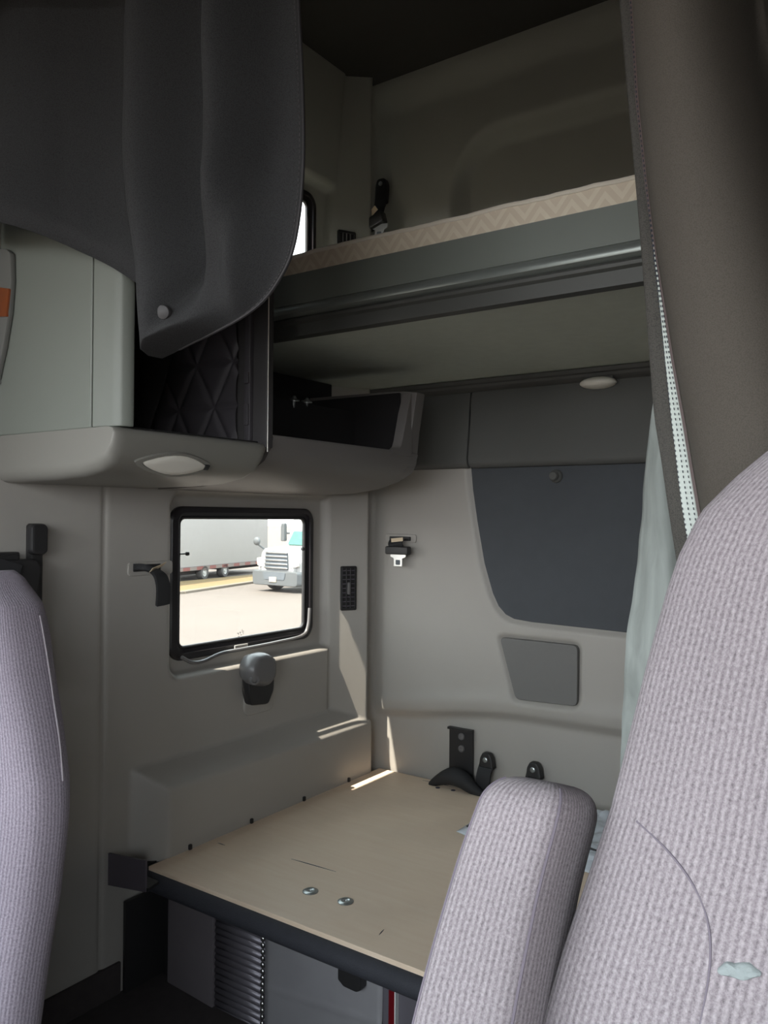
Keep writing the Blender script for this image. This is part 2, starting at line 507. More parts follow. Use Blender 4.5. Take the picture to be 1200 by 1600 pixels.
ys = fr(YF, .75, .1) + fr(.75, 1.0, .005) + fr(1.0, YB, .0055) + [YB + .01]
zs = fr(ZF, .5, .06) + fr(.5, 1.30, .0055) + fr(1.30, 1.72, .06) + fr(1.72, 2.12, .008) + fr(2.12, ZC, .03) + [ZC]
def left_hole(y, z):
    if 1.178 < y < 1.625 and .898 < z < 1.210: return True
    if 1.178 < y < 1.625 and 1.79 < z < 2.028: return True
    return -1.15 < y < .25 and 1.0 < z < 1.62
bm = B(); grid(bm, ys, zs, lambda y, z: (XL + left_off(y, z), y, z), left_hole)
wl = mesh('wall_left', bm, M['wall'], kind='structure', sharp=180)

# rear wall
panel_px = [(736, 729), (1040, 718), (1040, 999), (985, 989), (830, 972), (803, 967), (790, 960), (779, 947), (770, 927), (757, 880), (746, 815), (739, 765)]
PANEL = [(p.x, p.z) for p in (at(u, v, 'y', YB - .012) for u, v in panel_px)]
pocket_px = [(783, 995), (905, 1008), (904, 1103), (808, 1092)]
POCK = rpoly([(p.x, p.z) for p in (at(u, v, 'y', YB - .012) for u, v in pocket_px)], .014, 5)
def in_bb(x, z, P, m=.04):
    return min(p[0] for p in P) - m < x < max(p[0] for p in P) + m and min(p[1] for p in P) - m < z < max(p[1] for p in P) + m

def rear_off(x, z):
    o = 0
    if z < 1.6:
        zl = .672 + .046 * sst(-1.33, -.85, x)
        o += .020 * sst(-1.342, -1.26, x) * sst(zl - .022, zl + .010, z)
        o += .006 * math.exp(-((z - zl - .03) / .022) ** 2) * sst(-1.342, -1.26, x)
        if in_bb(x, z, PANEL): o -= .012 * sst(.014, -.002, sd_poly(x, z, PANEL))
        if in_bb(x, z, POCK): o -= .012 * sst(.012, -.002, sd_poly(x, z, POCK))
    else:
        d = sd_rbox(x, z, -1.075, 1.4, 1.2, 2.185, .13)
        o -= .045 * sst(.022, -.022, d) * sst(1.6, 1.62, z)
        o += .03 * sst(2.30, 2.392, z)
    o += .02 * sst(-1.325, -1.35, x)                      # rounds forward into the corner
    return o
xs = fr(-1.365, -.3, .006) + fr(-.3, XR, .06) + [XR]
zs = fr(ZF, .5, .06) + fr(.5, 1.34, .006) + fr(1.34, 1.72, .05) + fr(1.72, ZC, .012) + [ZC]
bm = B(); grid(bm, xs, zs, lambda x, z: (x, YB - rear_off(x, z), z))
wb = mesh('wall_back', bm, M['wall'], kind='structure', sharp=180)
# upper half of both walls carries the greyer liner
for o, ax in ((wl, 'x'), (wb, 'y')):
    o.data.materials.append(M['wall_up'])
    for p in o.data.polygons:
        if p.center.z > 1.56: p.material_index = 1

bm = B(); rbox(bm, (-1.45, .55, ZC), (XR + .1, YB + .06, ZC + .05), .004); mesh('ceiling', bm, M['ceil'], kind='structure')
bm = B()
rbox(bm, (-1.45, YF - .1, 1.95), (XR + .1, .57, 2.0), .004)
rbox(bm, (-1.45, .52, 1.95), (XR + .1, .57, ZC + .05), .004)
mesh('ceiling_front', bm, M['ceil'], kind='structure')
bm = B(); rbox(bm, (-1.45, YF - .1, ZF - .06), (XR + .1, YB + .06, ZF), .002); mesh('floor', bm, M['floor'], kind='structure')
bm = B()
grid(bm, fr(YF, YB, .1) + [YB], fr(ZF, ZC, .05) + [ZC], lambda y, z: (XR, y, z), lambda y, z: -1.2 < y < -.35 and 1.0 < z < 1.62)
mesh('wall_right', bm, M['door_dark'], kind='structure')
bm = B()
rbox(bm, (-1.45, YF - .05, ZF), (XR + .1, YF, .92), .01)
rbox(bm, (-1.45, YF - .05, 1.90), (XR + .1, YF, 2.0), .01)
rbox(bm, (-1.45, YF - .05, 1.0), (-1.30, YF, 1.85), .01)
rbox(bm, (XR - .05, YF - .05, 1.0), (XR + .1, YF, 1.85), .01)
mesh('wall_front', bm, M['door_dark'], kind='structure')
# dark carpet kick strip at the foot of the left wall
bm = B(); rbox(bm, (XL - .01, YF, ZF), (XL + .006, 1.03, .322), .002); mesh('baseboard_left', bm, M['floor'], kind='structure')

# rail along the back edge of the upper bunk
bm = B()
prism(bm, [(YB + .01, 1.512), (YB - .032, 1.520), (YB - .046, 1.528), (YB - .048, 1.534), (YB - .058, 1.536), (YB - .060, 1.545), (YB + .01, 1.545)], 'x', -1.33, XR)
mesh('trim_1', bm, M['header'], kind='structure')

# ------------------------------------------------------------------ windows
def ring_frame(bm, x0, x1, yo, zo, yi, zi, ro, ri, lip=.004, flare=0):
    """window ring between an outer and an inner rounded rectangle, x0 (outside) to x1 (room side)"""
    n = 6
    O = rrect(yo[0], yo[1], zo[0], zo[1], ro, n); I = rrect(yi[0], yi[1], zi[0], zi[1], ri, n)
    O2 = rrect(yo[0] + lip, yo[1] - lip, zo[0] + lip, zo[1] - lip, ro - lip * .5, n); I2 = rrect(yi[0] - lip, yi[1] + lip, zi[0] - lip, zi[1] + lip, ri + lip * .5, n)
    k = len(O)
    fl = flare
    I3 = rrect(yi[0] - fl, yi[1] + fl, zi[0] - fl, zi[1] + fl, ri + fl * .5, n); I4 = rrect(yi[0] - fl * .4, yi[1] + fl * .4, zi[0] - fl * .4, zi[1] + fl * .4, ri + fl * .3, n)
    xm = (x0 + x1) / 2
    S = ((O, x0), (O, x1 - lip), (O2, x1), (I2, x1), (I, x1 - lip), (I, x0)) if not fl else ((O, x0), (O, x1 - lip), (O2, x1), (I3, x1), (I3, xm + .002), (I4, xm), (I4, x0 + .006), (I, x0 + .005), (I, x0))
    loops = [[bm.verts.new((x, p[0], p[1])) for p in P] for P, x in S]
    for a, b in zip(loops, loops[1:] + loops[:1]):
        for j in range(k): bm.faces.new((a[j], a[(j + 1) % k], b[(j + 1) % k], b[j]))

def window(name, y0, y1, z0, z1, xg):
    root = bpy.data.objects.new(name, None); COL.objects.link(root); root['kind'] = 'structure'
    root.location = (xg, (y0 + y1) / 2, z0); OFF[root.name] = V(root.location)
    bm = B(); ring_frame(bm, xg - .004, -1.368, (y0 - .030, y1 + .026), (z0 - .026, z1 + .024), (y0, y1), (z0, z1), .034, .016, .004, .011)
    mesh('window_frame', bm, M['gloss_black'], root)
    bm = B(); ring_frame(bm, xg - .004, xg + .004, (y0 - .003, y1 + .003), (z0 - .003, z1 + .003), (y0 + .004, y1 - .004), (z0 + .004, z1 - .004), .016, .012, .002)
    mesh('window_seal', bm, M['black'], root)
    bm = B(); rbox(bm, (xg - .002, y0 - .002, z0 - .002), (xg + .002, y1 + .002, z1 + .002), 0)
    g = mesh('window_pane', bm, M['glass'], root)
    return root
XG = -1.380
w1 = window('window_1', 1.195, 1.612, .913, 1.197, XG)
w2 = window('window_2', 1.195, 1.612, 1.80, 2.015, XG)
# small pin stop on the frame, loose gasket along the bottom, maker's plate, etched mark in the glass
bm = B(); tube(bm, [(XG + .014, 1.188, 1.118), (XG + .014, 1.206, 1.118)], .0016, 8); lathe(bm, [(0, -.004), (.004, -.003), (.0045, 0), (.004, .003), (0, .004)], (XG + .014, 1.208, 1.118), (0, 1, 0), 12)
mesh('window_pin', bm, M['black'], w1)
bm = B(); tube(bm, [(XG + .014, 1.604, 1.118), (XG + .014, 1.592, 1.118)], .0016, 8); lathe(bm, [(0, -.004), (.004, -.003), (.0045, 0), (.004, .003), (0, .004)], (XG + .014, 1.590, 1.118), (0, 1, 0), 12)
mesh('window_pin', bm, M['black'], w1)
bm = B(); tube(bm, bez([at(u, v, 'x', -1.352) for u, v in ((284, 1027), (300, 1035), (318, 1033), (345, 1021), (380, 1014), (430, 1004), (470, 994), (481, 980), (484, 950))]), .0042, 8)
mesh('window_gasket', bm, M['grey_knob'], w1)
p = at(376, 1010, 'x', -1.357)
bm = B(); rbox(bm, (-1.3575, p.y - .020, p.z - .004), (-1.3555, p.y + .022, p.z + .0045), .0005); lb = mesh('rating_label', bm, M['lens'], w1)
bm = B()
for i in range(9): rbox(bm, (-1.3557, p.y - .016 + i * .004, p.z - .002), (-1.3552, p.y - .0135 + i * .004, p.z + .0025), 0)
mesh('label_print', bm, M['etch'], lb)
bm = B(); p = at(375, 993, 'x', XG)
for (dy, dz, w, h) in ((-.012, .006, .005, .0012), (-.004, .007, .004, .0012), (-.002, .001, .006, .0012), (.004, .006, .001, .008), (.008, .002, .001, .009), (-.010, -.002, .006, .001), (-.008, .002, .001, .006), (0, -.006, .01, .001), (.010, -.004, .005, .001), (-.002, .004, .001, .006)):
    rbox(bm, (XG + .0021, p.y + dy, p.z + dz), (XG + .0026, p.y + dy + w, p.z + dz + h), 0)
mesh('etched_mark', bm, M['etch'], w1)

# window latch on the left wall below the pane
pl = at(401, 1065, 'x', XL)
t = thing('window_latch', 'dark grey window latch knob on a moulded pad below the lower window', 'latch', (XL, pl.y, .79))
y0 = at(380, 1070, 'x', XL).y; y1 = at(426, 1070, 'x', XL).y; zb = at(400, 1115, 'x', XL).z; zt = at(400, 1030, 'x', XL).z
bm = B(); prism(bm, rrect(y0, y1, zb, zt, .02, 6), 'x', XL - .012, XL + .006, .004); mesh('base_pad', bm, M['wall'], t)
bm = B(); prism(bm, rpoly([(y0 - .012, zt), (y1 - .022, zt), (y1 - .026, zb + .055), (y1 - .044, zb + .024), (y0 + .000, zb + .030), (y0 - .010, zb + .06)], .008, 4), 'x', XL + .004, XL + .030, .005); mesh('latch_lever', bm, M['black'], t)
ym = (y0 + y1) / 2
def latch_ring(x, k, dz):
    return [(x, ym - .040 + a * k * .88, (zt - .006) + b * k * .84 + dz) for a, b in rpoly([(-.052, .0), (-.045, -.042), (.018, -.060), (.050, -.036), (.050, .016), (.018, .036), (-.030, .034)], .016, 4)]
bm = B(); loft(bm, [latch_ring(XL + .012, .80, 0), latch_ring(XL + .030, .98, 0), latch_ring(XL + .044, 1.0, -.001), latch_ring(XL + .058, .88, -.002), latch_ring(XL + .064, .62, -.003)])
mesh('knob', bm, M['grey_knob'], t, 50)
q = at(386, 1046, 'x', XL + .05)
bm = B(); lathe(bm, [(.012, -.012), (.0125, .006), (.010, .009), (.0065, .0092), (.006, .005), (0, .005)], (XL + .052, ym - .068, zt - .032), (.75, -.6, 0), 20); mesh('pivot_bolt', bm, M['grey_knob'], t)

# ------------------------------------------------------------------ air vents
cd = V((B_O - A_O, B_Y - A_Y, 0)).normalized()          # along the column face
cn = V((cd.y, -cd.x, 0))                                 # out of the column face
def column_xf(u, v):
    P0 = V((XL + A_O, A_Y, 0)); d = ray(u, v); k = (P0 - EYE).dot(cn) / d.dot(cn); p = EYE + d * k
    return Matrix(((cd.x, cn.x, 0, p.x), (cd.y, cn.y, 0, p.y), (0, 0, 1, p.z), (0, 0, 0, 1))), p
def vent(label, u, v, w, h, nh, nv, wheel):
    xf, p = column_xf(u, v)
    t = thing('air_vent', label, 'vent', p, 'black air vents on the corner column')
    bm = B(); b = B(); ring = rrect(-w / 2, w / 2, -h / 2, h / 2, .004, 4); inn = rrect(-w / 2 + .005, w / 2 - .005, -h / 2 + .006, h / 2 - .006, .002, 4)
    k = len(ring); lp = [[b.verts.new((a, y, c)) for a, c in P] for P, y in ((ring, -.002), (ring, .004), (inn, .005), (inn, .0006))]
    for A, C in zip(lp, lp[1:]):
        for j in range(k): b.faces.new((A[j], A[(j + 1) % k], C[(j + 1) % k], C[j]))
    b.faces.new(lp[3]); join(bm, b); mesh('frame', bm, M['black'], t, xf=xf)
    for i in range(nh):
        z = -h / 2 + .006 + (h - .012) * (i + .5) / nh
        bm = B(); rbox(bm, (-w / 2 + .005, -.001, z - .0012), (w / 2 - .005, .003, z + .0012), .0005, 1); mesh('slat', bm, M['bracket'], t, xf=xf)
    for i in range(nv):
        x = -w / 2 + .005 + (w - .010) * (i + 1) / (nv + 1)
        bm = B(); rbox(bm, (x - .0011, -.001, -h / 2 + .006), (x + .0011, .0042, h / 2 - .006), .0005, 1); mesh('slat', bm, M['grey_knob' if not wheel else 'black'], t, xf=xf)
    if wheel:
        bm = B(); rbox(bm, (-.004, .001, -.016), (.004, .008, .016), .002); mesh('tilt_tab', bm, M['grey_knob'], t, xf=xf)
vent('tall black air vent with small slats beside the lower window', 544, 919, .046, .118, 9, 2, True)
vent('black air vent with upright slats just above the mattress edge', 541, 392, .052, .105, 1, 3, False)

# ------------------------------------------------------------------ rear wall fittings
t = thing('wall_panel', 'large dark grey fabric-covered panel on the rear wall above the lower bunk', 'panel', (-.75, YB, .94))
bm = B(); prism(bm, PANEL, 'y', YB - .014, YB + .004, .003); mesh('panel_board', bm, M['panel'], t)
p = at(868, 744, 'y', YB - .02)
bm = B(); lathe(bm, [(.016, -.004), (.016, .004), (.013, .008), (.0095, .009), (.008, .012), (.0115, .018), (.009, .023), (0, .024)], (p.x, YB - .014, p.z), (0, -1, 0), 20); mesh('knob', bm, M['header'], t)
bm = B(); prism(bm, POCK, 'y', YB - .022, YB - .002, .003)
mesh('access_panel', bm, M['pocket'], label='small grey four-sided access cover set into the rear wall below the dark panel', cat='cover panel')
def header(x0, x1, label):
    bm = B()
    prism(bm, [(YB - .0215, 1.530), (YB - .026, 1.530), (YB - .030, 1.50), (YB - .040, 1.40), (YB - .046, 1.352), (YB - .043, 1.336), (YB - .034, 1.328), (YB - .0215, 1.326)], 'x', x0, x1, .004, 2)
    mesh('header_pad', bm, M['header'], label=label, cat='padded trim', group='padded trim above the rear wall panels')
xs_ = at(733, 680, 'y', YB - .035).x
header(-1.30, xs_ - .0015, 'short dark grey padded trim between storage tray and upright seam')
header(xs_ + .0015, .35, 'long dark grey padded trim under the upper bunk, above the dark panel')
p = at(931, 597, 'y', YB - .055)
t = thing('courtesy_light', 'oval white light under the back edge of the upper bunk', 'light', (p.x, YB - .05, p.z - .01))
bm = B(); b = B(); bmesh.ops.create_uvsphere(b, u_segments=28, v_segments=14, radius=1)
for v_ in b.verts: v_.co = V((p.x + v_.co.x * .043, YB - .040 + v_.co.y * .030, p.z + v_.co.z * .0135))
join(bm, b); mesh('lens', bm, M['lens'], t)
bm = B(); rbox(bm, (p.x - .036, YB - .044, p.z - .004), (p.x + .036, YB - .014, p.z + .016), .004); mesh('housing', bm, M['header'], t)

# seat belt at the rear wall
def tongue(bm, p, w=.030, h=.034, side=V((1, 0, 0)), up=V((0, 0, 1)), th=.0025):
    """metal latch tongue with a slot"""
    n = side.cross(up).normalized()
    O = rpoly([(-w * .62, h), (w * .62, h), (w * .62, h * .72), (w * .34, h * .6), (w * .34, 0), (-w * .34, 0), (-w * .34, h * .6), (-w * .62, h * .72)], .002, 3)
    xf = Matrix(((side.x, n.x, up.x, p.x), (side.y, n.y, up.y, p.y), (side.z, n.z, up.z, p.z), (0, 0, 0, 1)))
    I = rrect(-w * .17, w * .17, h * .12, h * .50, .002, 3)
    b = B()
    for pts, s in ((O, 1),):
        prism(b, pts, 'y', -th / 2, th / 2, .0006, 1)
    b.transform(xf); join(bm, b)
    return I, xf
def belt_tongue_part(root, p, w, h, side=V((1, 0, 0)), up=V((0, 0, 1))):
    bm = B(); I, xf = tongue(bm, p, w, h, side, up); o = mesh('tongue', bm, M['steel'], root)
    bm = B(); prism(bm, I, 'y', -.0018, .0018); mesh('tongue_slot', bm, M['grille'], o, xf=xf)

pc = at(622, 850, 'y', YB - .03)
t = thing('lap_belt', 'black seat belt with metal tongue hanging from a slot in the rear wall', 'seat belt', (pc.x, YB - .02, pc.z - .05))
q0 = at(603, 834, 'y', YB - .02); q1 = at(651, 846, 'y', YB - .02)
bm = B(); prism(bm, rrect(q0.x, q1.x, q1.z - .004, q0.z, .006, 5), 'y', YB - .024, YB - .012, .002); mesh('bezel', bm, M['wall'], t)
q0 = at(608, 838, 'y', YB - .03); q1 = at(640, 843, 'y', YB - .03)
bm = B(); rbox(bm, (q0.x, YB - .030, q1.z - .004), (q1.x, YB - .020, q0.z), .002); mesh('slot', bm, M['black'], t)
a = at(622, 842, 'y', YB - .034); c = at(622, 858, 'y', YB - .045)
bm = B(); ribbon(bm, bez([a + V((0, .01, 0)), a + V((0, -.006, -.003)), (a + c) / 2 + V((0, -.012, 0)), c]), V((1, 0, 0)), .044, .002); mesh('webbing', bm, M['web'], t)
bm = B(); l = at(620, 847, 'y', YB - .052); ribbon(bm, [l + V((-.018, 0, .004)), l + V((.020, -.001, .008))], V((0, 0, 1)), .010, .0008); mesh('belt_label', bm, M['label'], t)
bm = B(); k0 = at(605, 853, 'y', YB - .05); k1 = at(640, 867, 'y', YB - .05); rbox(bm, (k0.x, YB - .062, k1.z), (k1.x, YB - .040, k0.z), .004); mesh('tongue_grip', bm, M['black'], t)
tp = at(622, 885, 'y', YB - .05); belt_tongue_part(t, tp, .040, k1.z - tp.z + .003)

# seat belt above the upper bunk
ua = at(600, 292, 'y', YB - .012); ub = at(592, 345, 'y', YB - .04); uc = at(594, 376, 'y', YB - .05)
t = thing('restraint_belt', 'black seat belt with tan label hanging on the dark rear wall above the mattress', 'seat belt', (ua.x, YB, uc.z))
bm = B(); pp = [(ua.x - .020, ua.z - .05), (ua.x + .014, ua.z - .05), (ua.x + .018, ua.z + .0), (ua.x + .012, ua.z + .018), (ua.x - .012, ua.z + .018), (ua.x - .018, ua.z)]
prism(bm, rpoly(pp, .008, 4), 'y', YB - .030, YB - .008, .004); an = mesh('anchor', bm, M['black'], t)
bm = B(); lathe(bm, [(.006, 0), (.006, .003), (.003, .004), (0, .004)], (ua.x + .002, YB - .030, ua.z + .002), (0, -1, 0), 14); mesh('anchor_bolt', bm, M['zinc'], an)
bm = B(); ribbon(bm, bez([(ua.x, YB - .026, ua.z - .03), (ua.x + .002, YB - .034, ua.z - .06), (ub.x + .004, YB - .045, ub.z + .03), (ub.x, YB - .05, ub.z)]), V((1, 0, 0)), .036, .003); mesh('webbing', bm, M['web'], t)
bm = B(); ribbon(bm, [(ub.x - .024, YB - .062, ub.z + .006), (ub.x + .010, YB - .066, ub.z + .026)], V((0, -.3, 1)), .014, .001); mesh('belt_label', bm, M['label'], t)
rot = Matrix.Translation((ub.x, YB - .058, ub.z - .012)) @ Matrix.Rotation(-.28, 4, 'Y')
bm = B(); rbox(bm, (-.034, -.014, -.014), (.034, .012, .018), .005, xf=rot); mesh('tongue_grip', bm, M['black'], t)
belt_tongue_part(t, V((uc.x + .002, YB - .06, uc.z)), .042, ub.z - uc.z - .018, V((1, 0, -.12)).normalized(), V((.12, 0, 1)).normalized())

# seat belt on the left wall, hanging beside the window
t = thing('lap_belt', 'black seat belt strap curling out of a slot left of the lower window', 'seat belt', (XL, 1.09, 1.01))
q0 = at(199, 879, 'x', XL); q1 = at(250, 897, 'x', XL)
bm = B(); prism(bm, rrect(q0.y, q1.y + .03, q1.z, q0.z, .006, 5), 'x', XL - .006, XL + .004, .0015); mesh('bezel', bm, M['wall'], t)
s0 = at(206, 885, 'x', XL); s1 = at(240, 890, 'x', XL)
bm = B(); rbox(bm, (XL + .001, s0.y, s1.z - .002), (XL + .0065, s1.y + .014, s0.z + .003), .002); mesh('slot', bm, M['black'], t)
pts = [at(208, 886, 'x', XL + .003), at(222, 886, 'x', XL + .012), at(238, 891, 'x', XL + .030), at(250, 901, 'x', XL + .044), at(255, 918, 'x', XL + .044), at(254, 945, 'x', XL + .036)]
wd = [V((0, .35, 1)), V((0, .35, 1)), V((-.35, .75, .55)), V((-.1, 1, .25)), V((.1, 1, .1)), V((.1, 1, 0))]
bp_ = bez(pts, 8); wds = []
for i in range(len(bp_)):
    k = i / (len(bp_) - 1) * 5; a = int(min(k, 4.999)); f = k - a
    wds.append(wd[a].lerp(wd[a + 1], f))
bm = B()
rows = []
for i, (p_, w_) in enumerate(zip(bp_, wds)):
    d_ = (bp_[min(i + 1, len(bp_) - 1)] - bp_[max(i - 1, 0)]).normalized(); w_ = (w_ - d_ * w_.dot(d_)).normalized(); n_ = d_.cross(w_)
    ww = .006 + .0085 * sst(.35, .65, i / len(bp_)); th = .0035
    rows.append([bm.verts.new(p_ + w_ * (a_ * ww) + n_ * (b_ * th)) for a_, b_ in ((-1, -1), (-.5, -1.3), (0, -1), (.5, -1.3), (1, -1), (1, 1), (0, 1.4), (-1, 1))])
for i in range(len(rows) - 1):
    for j in range(8): bm.faces.new((rows[i][j], rows[i][(j + 1) % 8], rows[i + 1][(j + 1) % 8], rows[i + 1][j]))
bm.faces.new(rows[0][::-1]); bm.faces.new(rows[-1]); mesh('webbing', bm, M['web'], t)
bm = B(); l0 = at(236, 891, 'x', XL + .040); l1 = at(257, 881, 'x', XL + .030)
ribbon(bm, [l0, (l0 + l1) / 2 + V((.002, 0, 0)), l1], V((.6, .3, .6)), .014, .001); mesh('belt_label', bm, M['label'], t)

# shoulder belt guide on the front left pillar
t = thing('shoulder_belt', 'black shoulder belt guide on its slide rail on the left wall, behind left seat', 'seat belt', (XL, .835, 1.03))
bm = B(); y0 = at(44, 830, 'x', XL + .02).y; y1 = at(68, 830, 'x', XL + .02).y; z1 = at(55, 818, 'x', XL + .02).z
prism(bm, rrect(y0 + .006, y1, .90, z1, .006, 4), 'x', XL, XL + .022, .005); mesh('slide_rail', bm, M['black'], t)
bm = B(); prism(bm, rrect(y0 - .002, y1 + .001, z1 - .055, z1, .010, 5), 'x', XL + .016, XL + .036, .006); mesh('height_adjuster', bm, M['black'], t)
bm = B(); g0 = at(0, 866, 'x', XL + .04); g1 = at(60, 930, 'x', XL + .04)
prism(bm, rpoly([(g0.y - .06, g0.z - .008), (g1.y - .010, g0.z - .010), (g1.y, g0.z - .022), (g1.y - .006, g1.z - .002), (g1.y - .02, g1.z - .02), (g0.y - .06, g1.z - .02)], .005, 3), 'x', XL + .022, XL + .050, .005); mesh('belt_guide', bm, M['black'], t)
bm = B(); prism(bm, rpoly([(g0.y - .05, g0.z - .012), (g0.y + .034, g0.z - .012), (g0.y + .034, g0.z + .003), (g0.y - .05, g0.z + .003)], .003, 3), 'x', XL + .024, XL + .044, .003); mesh('guide_loop', bm, M['black'], t)
bm = B(); ribbon(bm, [(XL + .052, g0.y + .01, g0.z - .012), (XL + .06, g0.y - .02, g0.z - .10), (XL + .05, g0.y - .04, .72)], V((0, 1, .2)), .046, .002); mesh('webbing', bm, M['web'], t)

# ------------------------------------------------------------------ overhead cabinet and storage tray on the left wall
XC, YC0, YC1 = -1.03, .771, 1.100
t = thing('overhead_cabinet', 'pale grey overhead cabinet on the left wall with an open quilted compartment', 'cabinet', (-1.19, .94, 1.255))
def arc_corner(x0, xc, y0, r, n=8):
    """plan outline: along the front then round the corner into the side"""
    pts = [(x0, y0)]
    for i in range(n + 1):
        a = PI / 2 * i / n
        pts.append((xc - r + r * math.sin(a), y0 + r - r * math.cos(a)))
    return pts
# front panel: upright plate which turns a little at its outer edge
xs1 = at(142, 668, 'y', YC0).x
bm = B()
pl_ = [(XL - .005, YC0), (xs1 - .0015, YC0 - .001)]
prism(bm, [(XL - .005, YC0), (xs1 - .0012, YC0), (xs1 - .0012, YC0 + .014), (XL - .005, YC0 + .014)], 'z', 1.335, 1.95, .0015, 1)
mesh('front_panel', bm, M['cab'], t)
bm = B()
prism(bm, [(xs1 + .0004, YC0 + .001), (XC - .022, YC0 + .007), (XC - .008, YC0 + .013), (XC - .002, YC0 + .024), (XC - .002, YC0 + .034), (xs1 + .0004, YC0 + .034)], 'z', 1.335, 1.95, .003, 2)
mesh('corner_post', bm, M['cab'], t)
# hull shaped base lip
hull_c = [(XL - .005, 1.255), (-1.20, 1.256), (-1.12, 1.260), (-1.075, 1.268), (-1.048, 1.280), (-1.034, 1.300), (-1.028, 1.320), (-1.030, 1.330), (-1.040, 1.334), (XL - .005, 1.334)]
def hull(bm, prof, y0, y1, r0, r1, n=5):
    """profile (x,z) run along y with rounded-in ends"""
    rings = []
    zc = max(p[1] for p in prof)
    def sec(y, k, dz=0): return [(XL + (p[0] - XL) * (1 - k * .06) if p[0] > XL else p[0], y, zc - (zc - p[1]) * (1 - k)) for p in prof]
    for i in range(n + 1):
        a = PI / 2 * i / n; rings.append(sec(y0 + r0 * (1 - math.cos(a)), (1 - math.sin(a)) * .30))
    for i in range(1, 5): rings.append(sec(y0 + r0 + (y1 - r1 - y0 - r0) * i / 5, 0))
    for i in range(n + 1):
        a = PI / 2 * i / n; rings.append(sec(y1 - r1 + r1 * math.sin(a), (1 - math.cos(a)) * .8))
    loft(bm, rings)
bm = B(); hull(bm, hull_c, YC0 - .004, YC1 + .004, .022, .030); mesh('base', bm, M['cab_lip'], t, 60)
bm = B(); rbox(bm, (XL, YC0 + .02, 1.336), (XL + .02, YC1, 1.95), .002); rbox(bm, (XL, YC0 + .02, 1.331), (XC - .02, YC1, 1.338), .002)
rbox(bm, (XL, YC0 + .018, 1.336), (XC - .036, YC0 + .034, 1.95), .002); mesh('lining', bm, M['dark_liner_shade'], t)
bm = B(); rbox(bm, (XL, YC1 - .006, 1.325), (XC + .001, YC1 + .012, 1.95), .0025); dv = mesh('divider', bm, M['divider'], t)
bm = B(); tube(bm, [(XC + .001, YC1 - .003, 1.318), (XC + .001, YC1 - .003, 1.95)], .0010, 6); mesh('edge_trim', bm, M['lens'], dv)
# quilted pad on the divider face, triangular stitched relief
qn = at(304, 572, 'y', YC1 - .014); SX, SZ = .100, .0835
def quilt(x, z):
    a, b = (x - qn.x) / SX, (z - qn.z) / SZ
    d = min(abs(b - round(b)) * SZ, abs((a + b * .5) - round(a + b * .5)) * SX * .85, abs((a - b * .5) - round(a - b * .5)) * SX * .85)
    return .007 * (1 - math.exp(-(d / .006) ** 1.3))
xq0, xq1 = at(245, 620, 'y', YC1).x, at(377, 620, 'y', YC1).x
bm = B(); grid(bm, fr(xq0, xq1, .0022) + [xq1], fr(1.336, 1.66, .0026) + [1.66], lambda x, z: (x, YC1 - .0075 - quilt(x, z), z)); mesh('quilted_pad', bm, M['quilt'], t, 180)
xh = at(389, 620, 'y', YC1 - .01).x
bm = B(); rbox(bm, (xh - .008, YC1 - .015, 1.336), (xh + .007, YC1 - .004, 1.66), .003)
for v in (590, 640, 655):
    z = at(389, v, 'y', YC1 - .015).z; rbox(bm, (xh - .006, YC1 - .0185, z - .011), (xh + .005, YC1 - .010, z + .011), .002)
mesh('hinge_strip', bm, M['quilt'], t)
# dark soft drape inside the compartment
bm = B()
grid(bm, fr(-1.31, -1.235, .006) + [-1.235], fr(1.339, 1.62, .012) + [1.62],
     lambda x, z: (x + .02 * sst(1.50, 1.40, z) * ramp(-1.31, -1.19, x) , YC1 - .05 - .02 * math.sin((x + 1.3) * 34 + z * 9) - .05 * ramp(1.5, 1.34, z), z))
mesh('inner_drape', bm, M['dark_liner_shade'], t, 180, solid=.003)

# reading light let into the cabinet base
bm = B()
pL = at(276, 733, 'x', -1.040)
t = thing('reading_light', 'almond shaped reading light set into the rounded base of the overhead cabinet', 'light', (-1.05, pL.y, pL.z - .01))
def lens_ring(k, h):
    out = []
    for i in range(28):
        a = 2 * PI * i / 28; c = math.cos(a); s = math.sin(a) * (1 - .45 * abs(c) ** 2)
        out.append((c * .066 * k, s * .019 * k, h))
    return out
nrm = V((.80, 0, -.60)); ey = V((0, 1, 0)); ez = nrm.cross(ey)
lx = Matrix(((ey.x, ez.x, nrm.x, -1.0435), (ey.y, ez.y, nrm.y, pL.y), (ey.z, ez.z, nrm.z, 1.2835), (0, 0, 0, 1)))
bm = B(); loft(bm, [lens_ring(1.22, -.006), lens_ring(1.22, .0022), lens_ring(1.02, .0026), lens_ring(1.0, -.001)]); mesh('bezel', bm, M['cab_lip'], t, xf=lx)
bm = B(); loft(bm, [lens_ring(1.0, -.002), lens_ring(.98, .003), lens_ring(.8, .005), lens_ring(.5, .0062)]); mesh('lens', bm, M['lens'], t, xf=lx)
bm = B(); rbox(bm, (.060, -.004, 0), (.070, .006, .005), .001); mesh('switch', bm, M['black'], t, xf=lx)

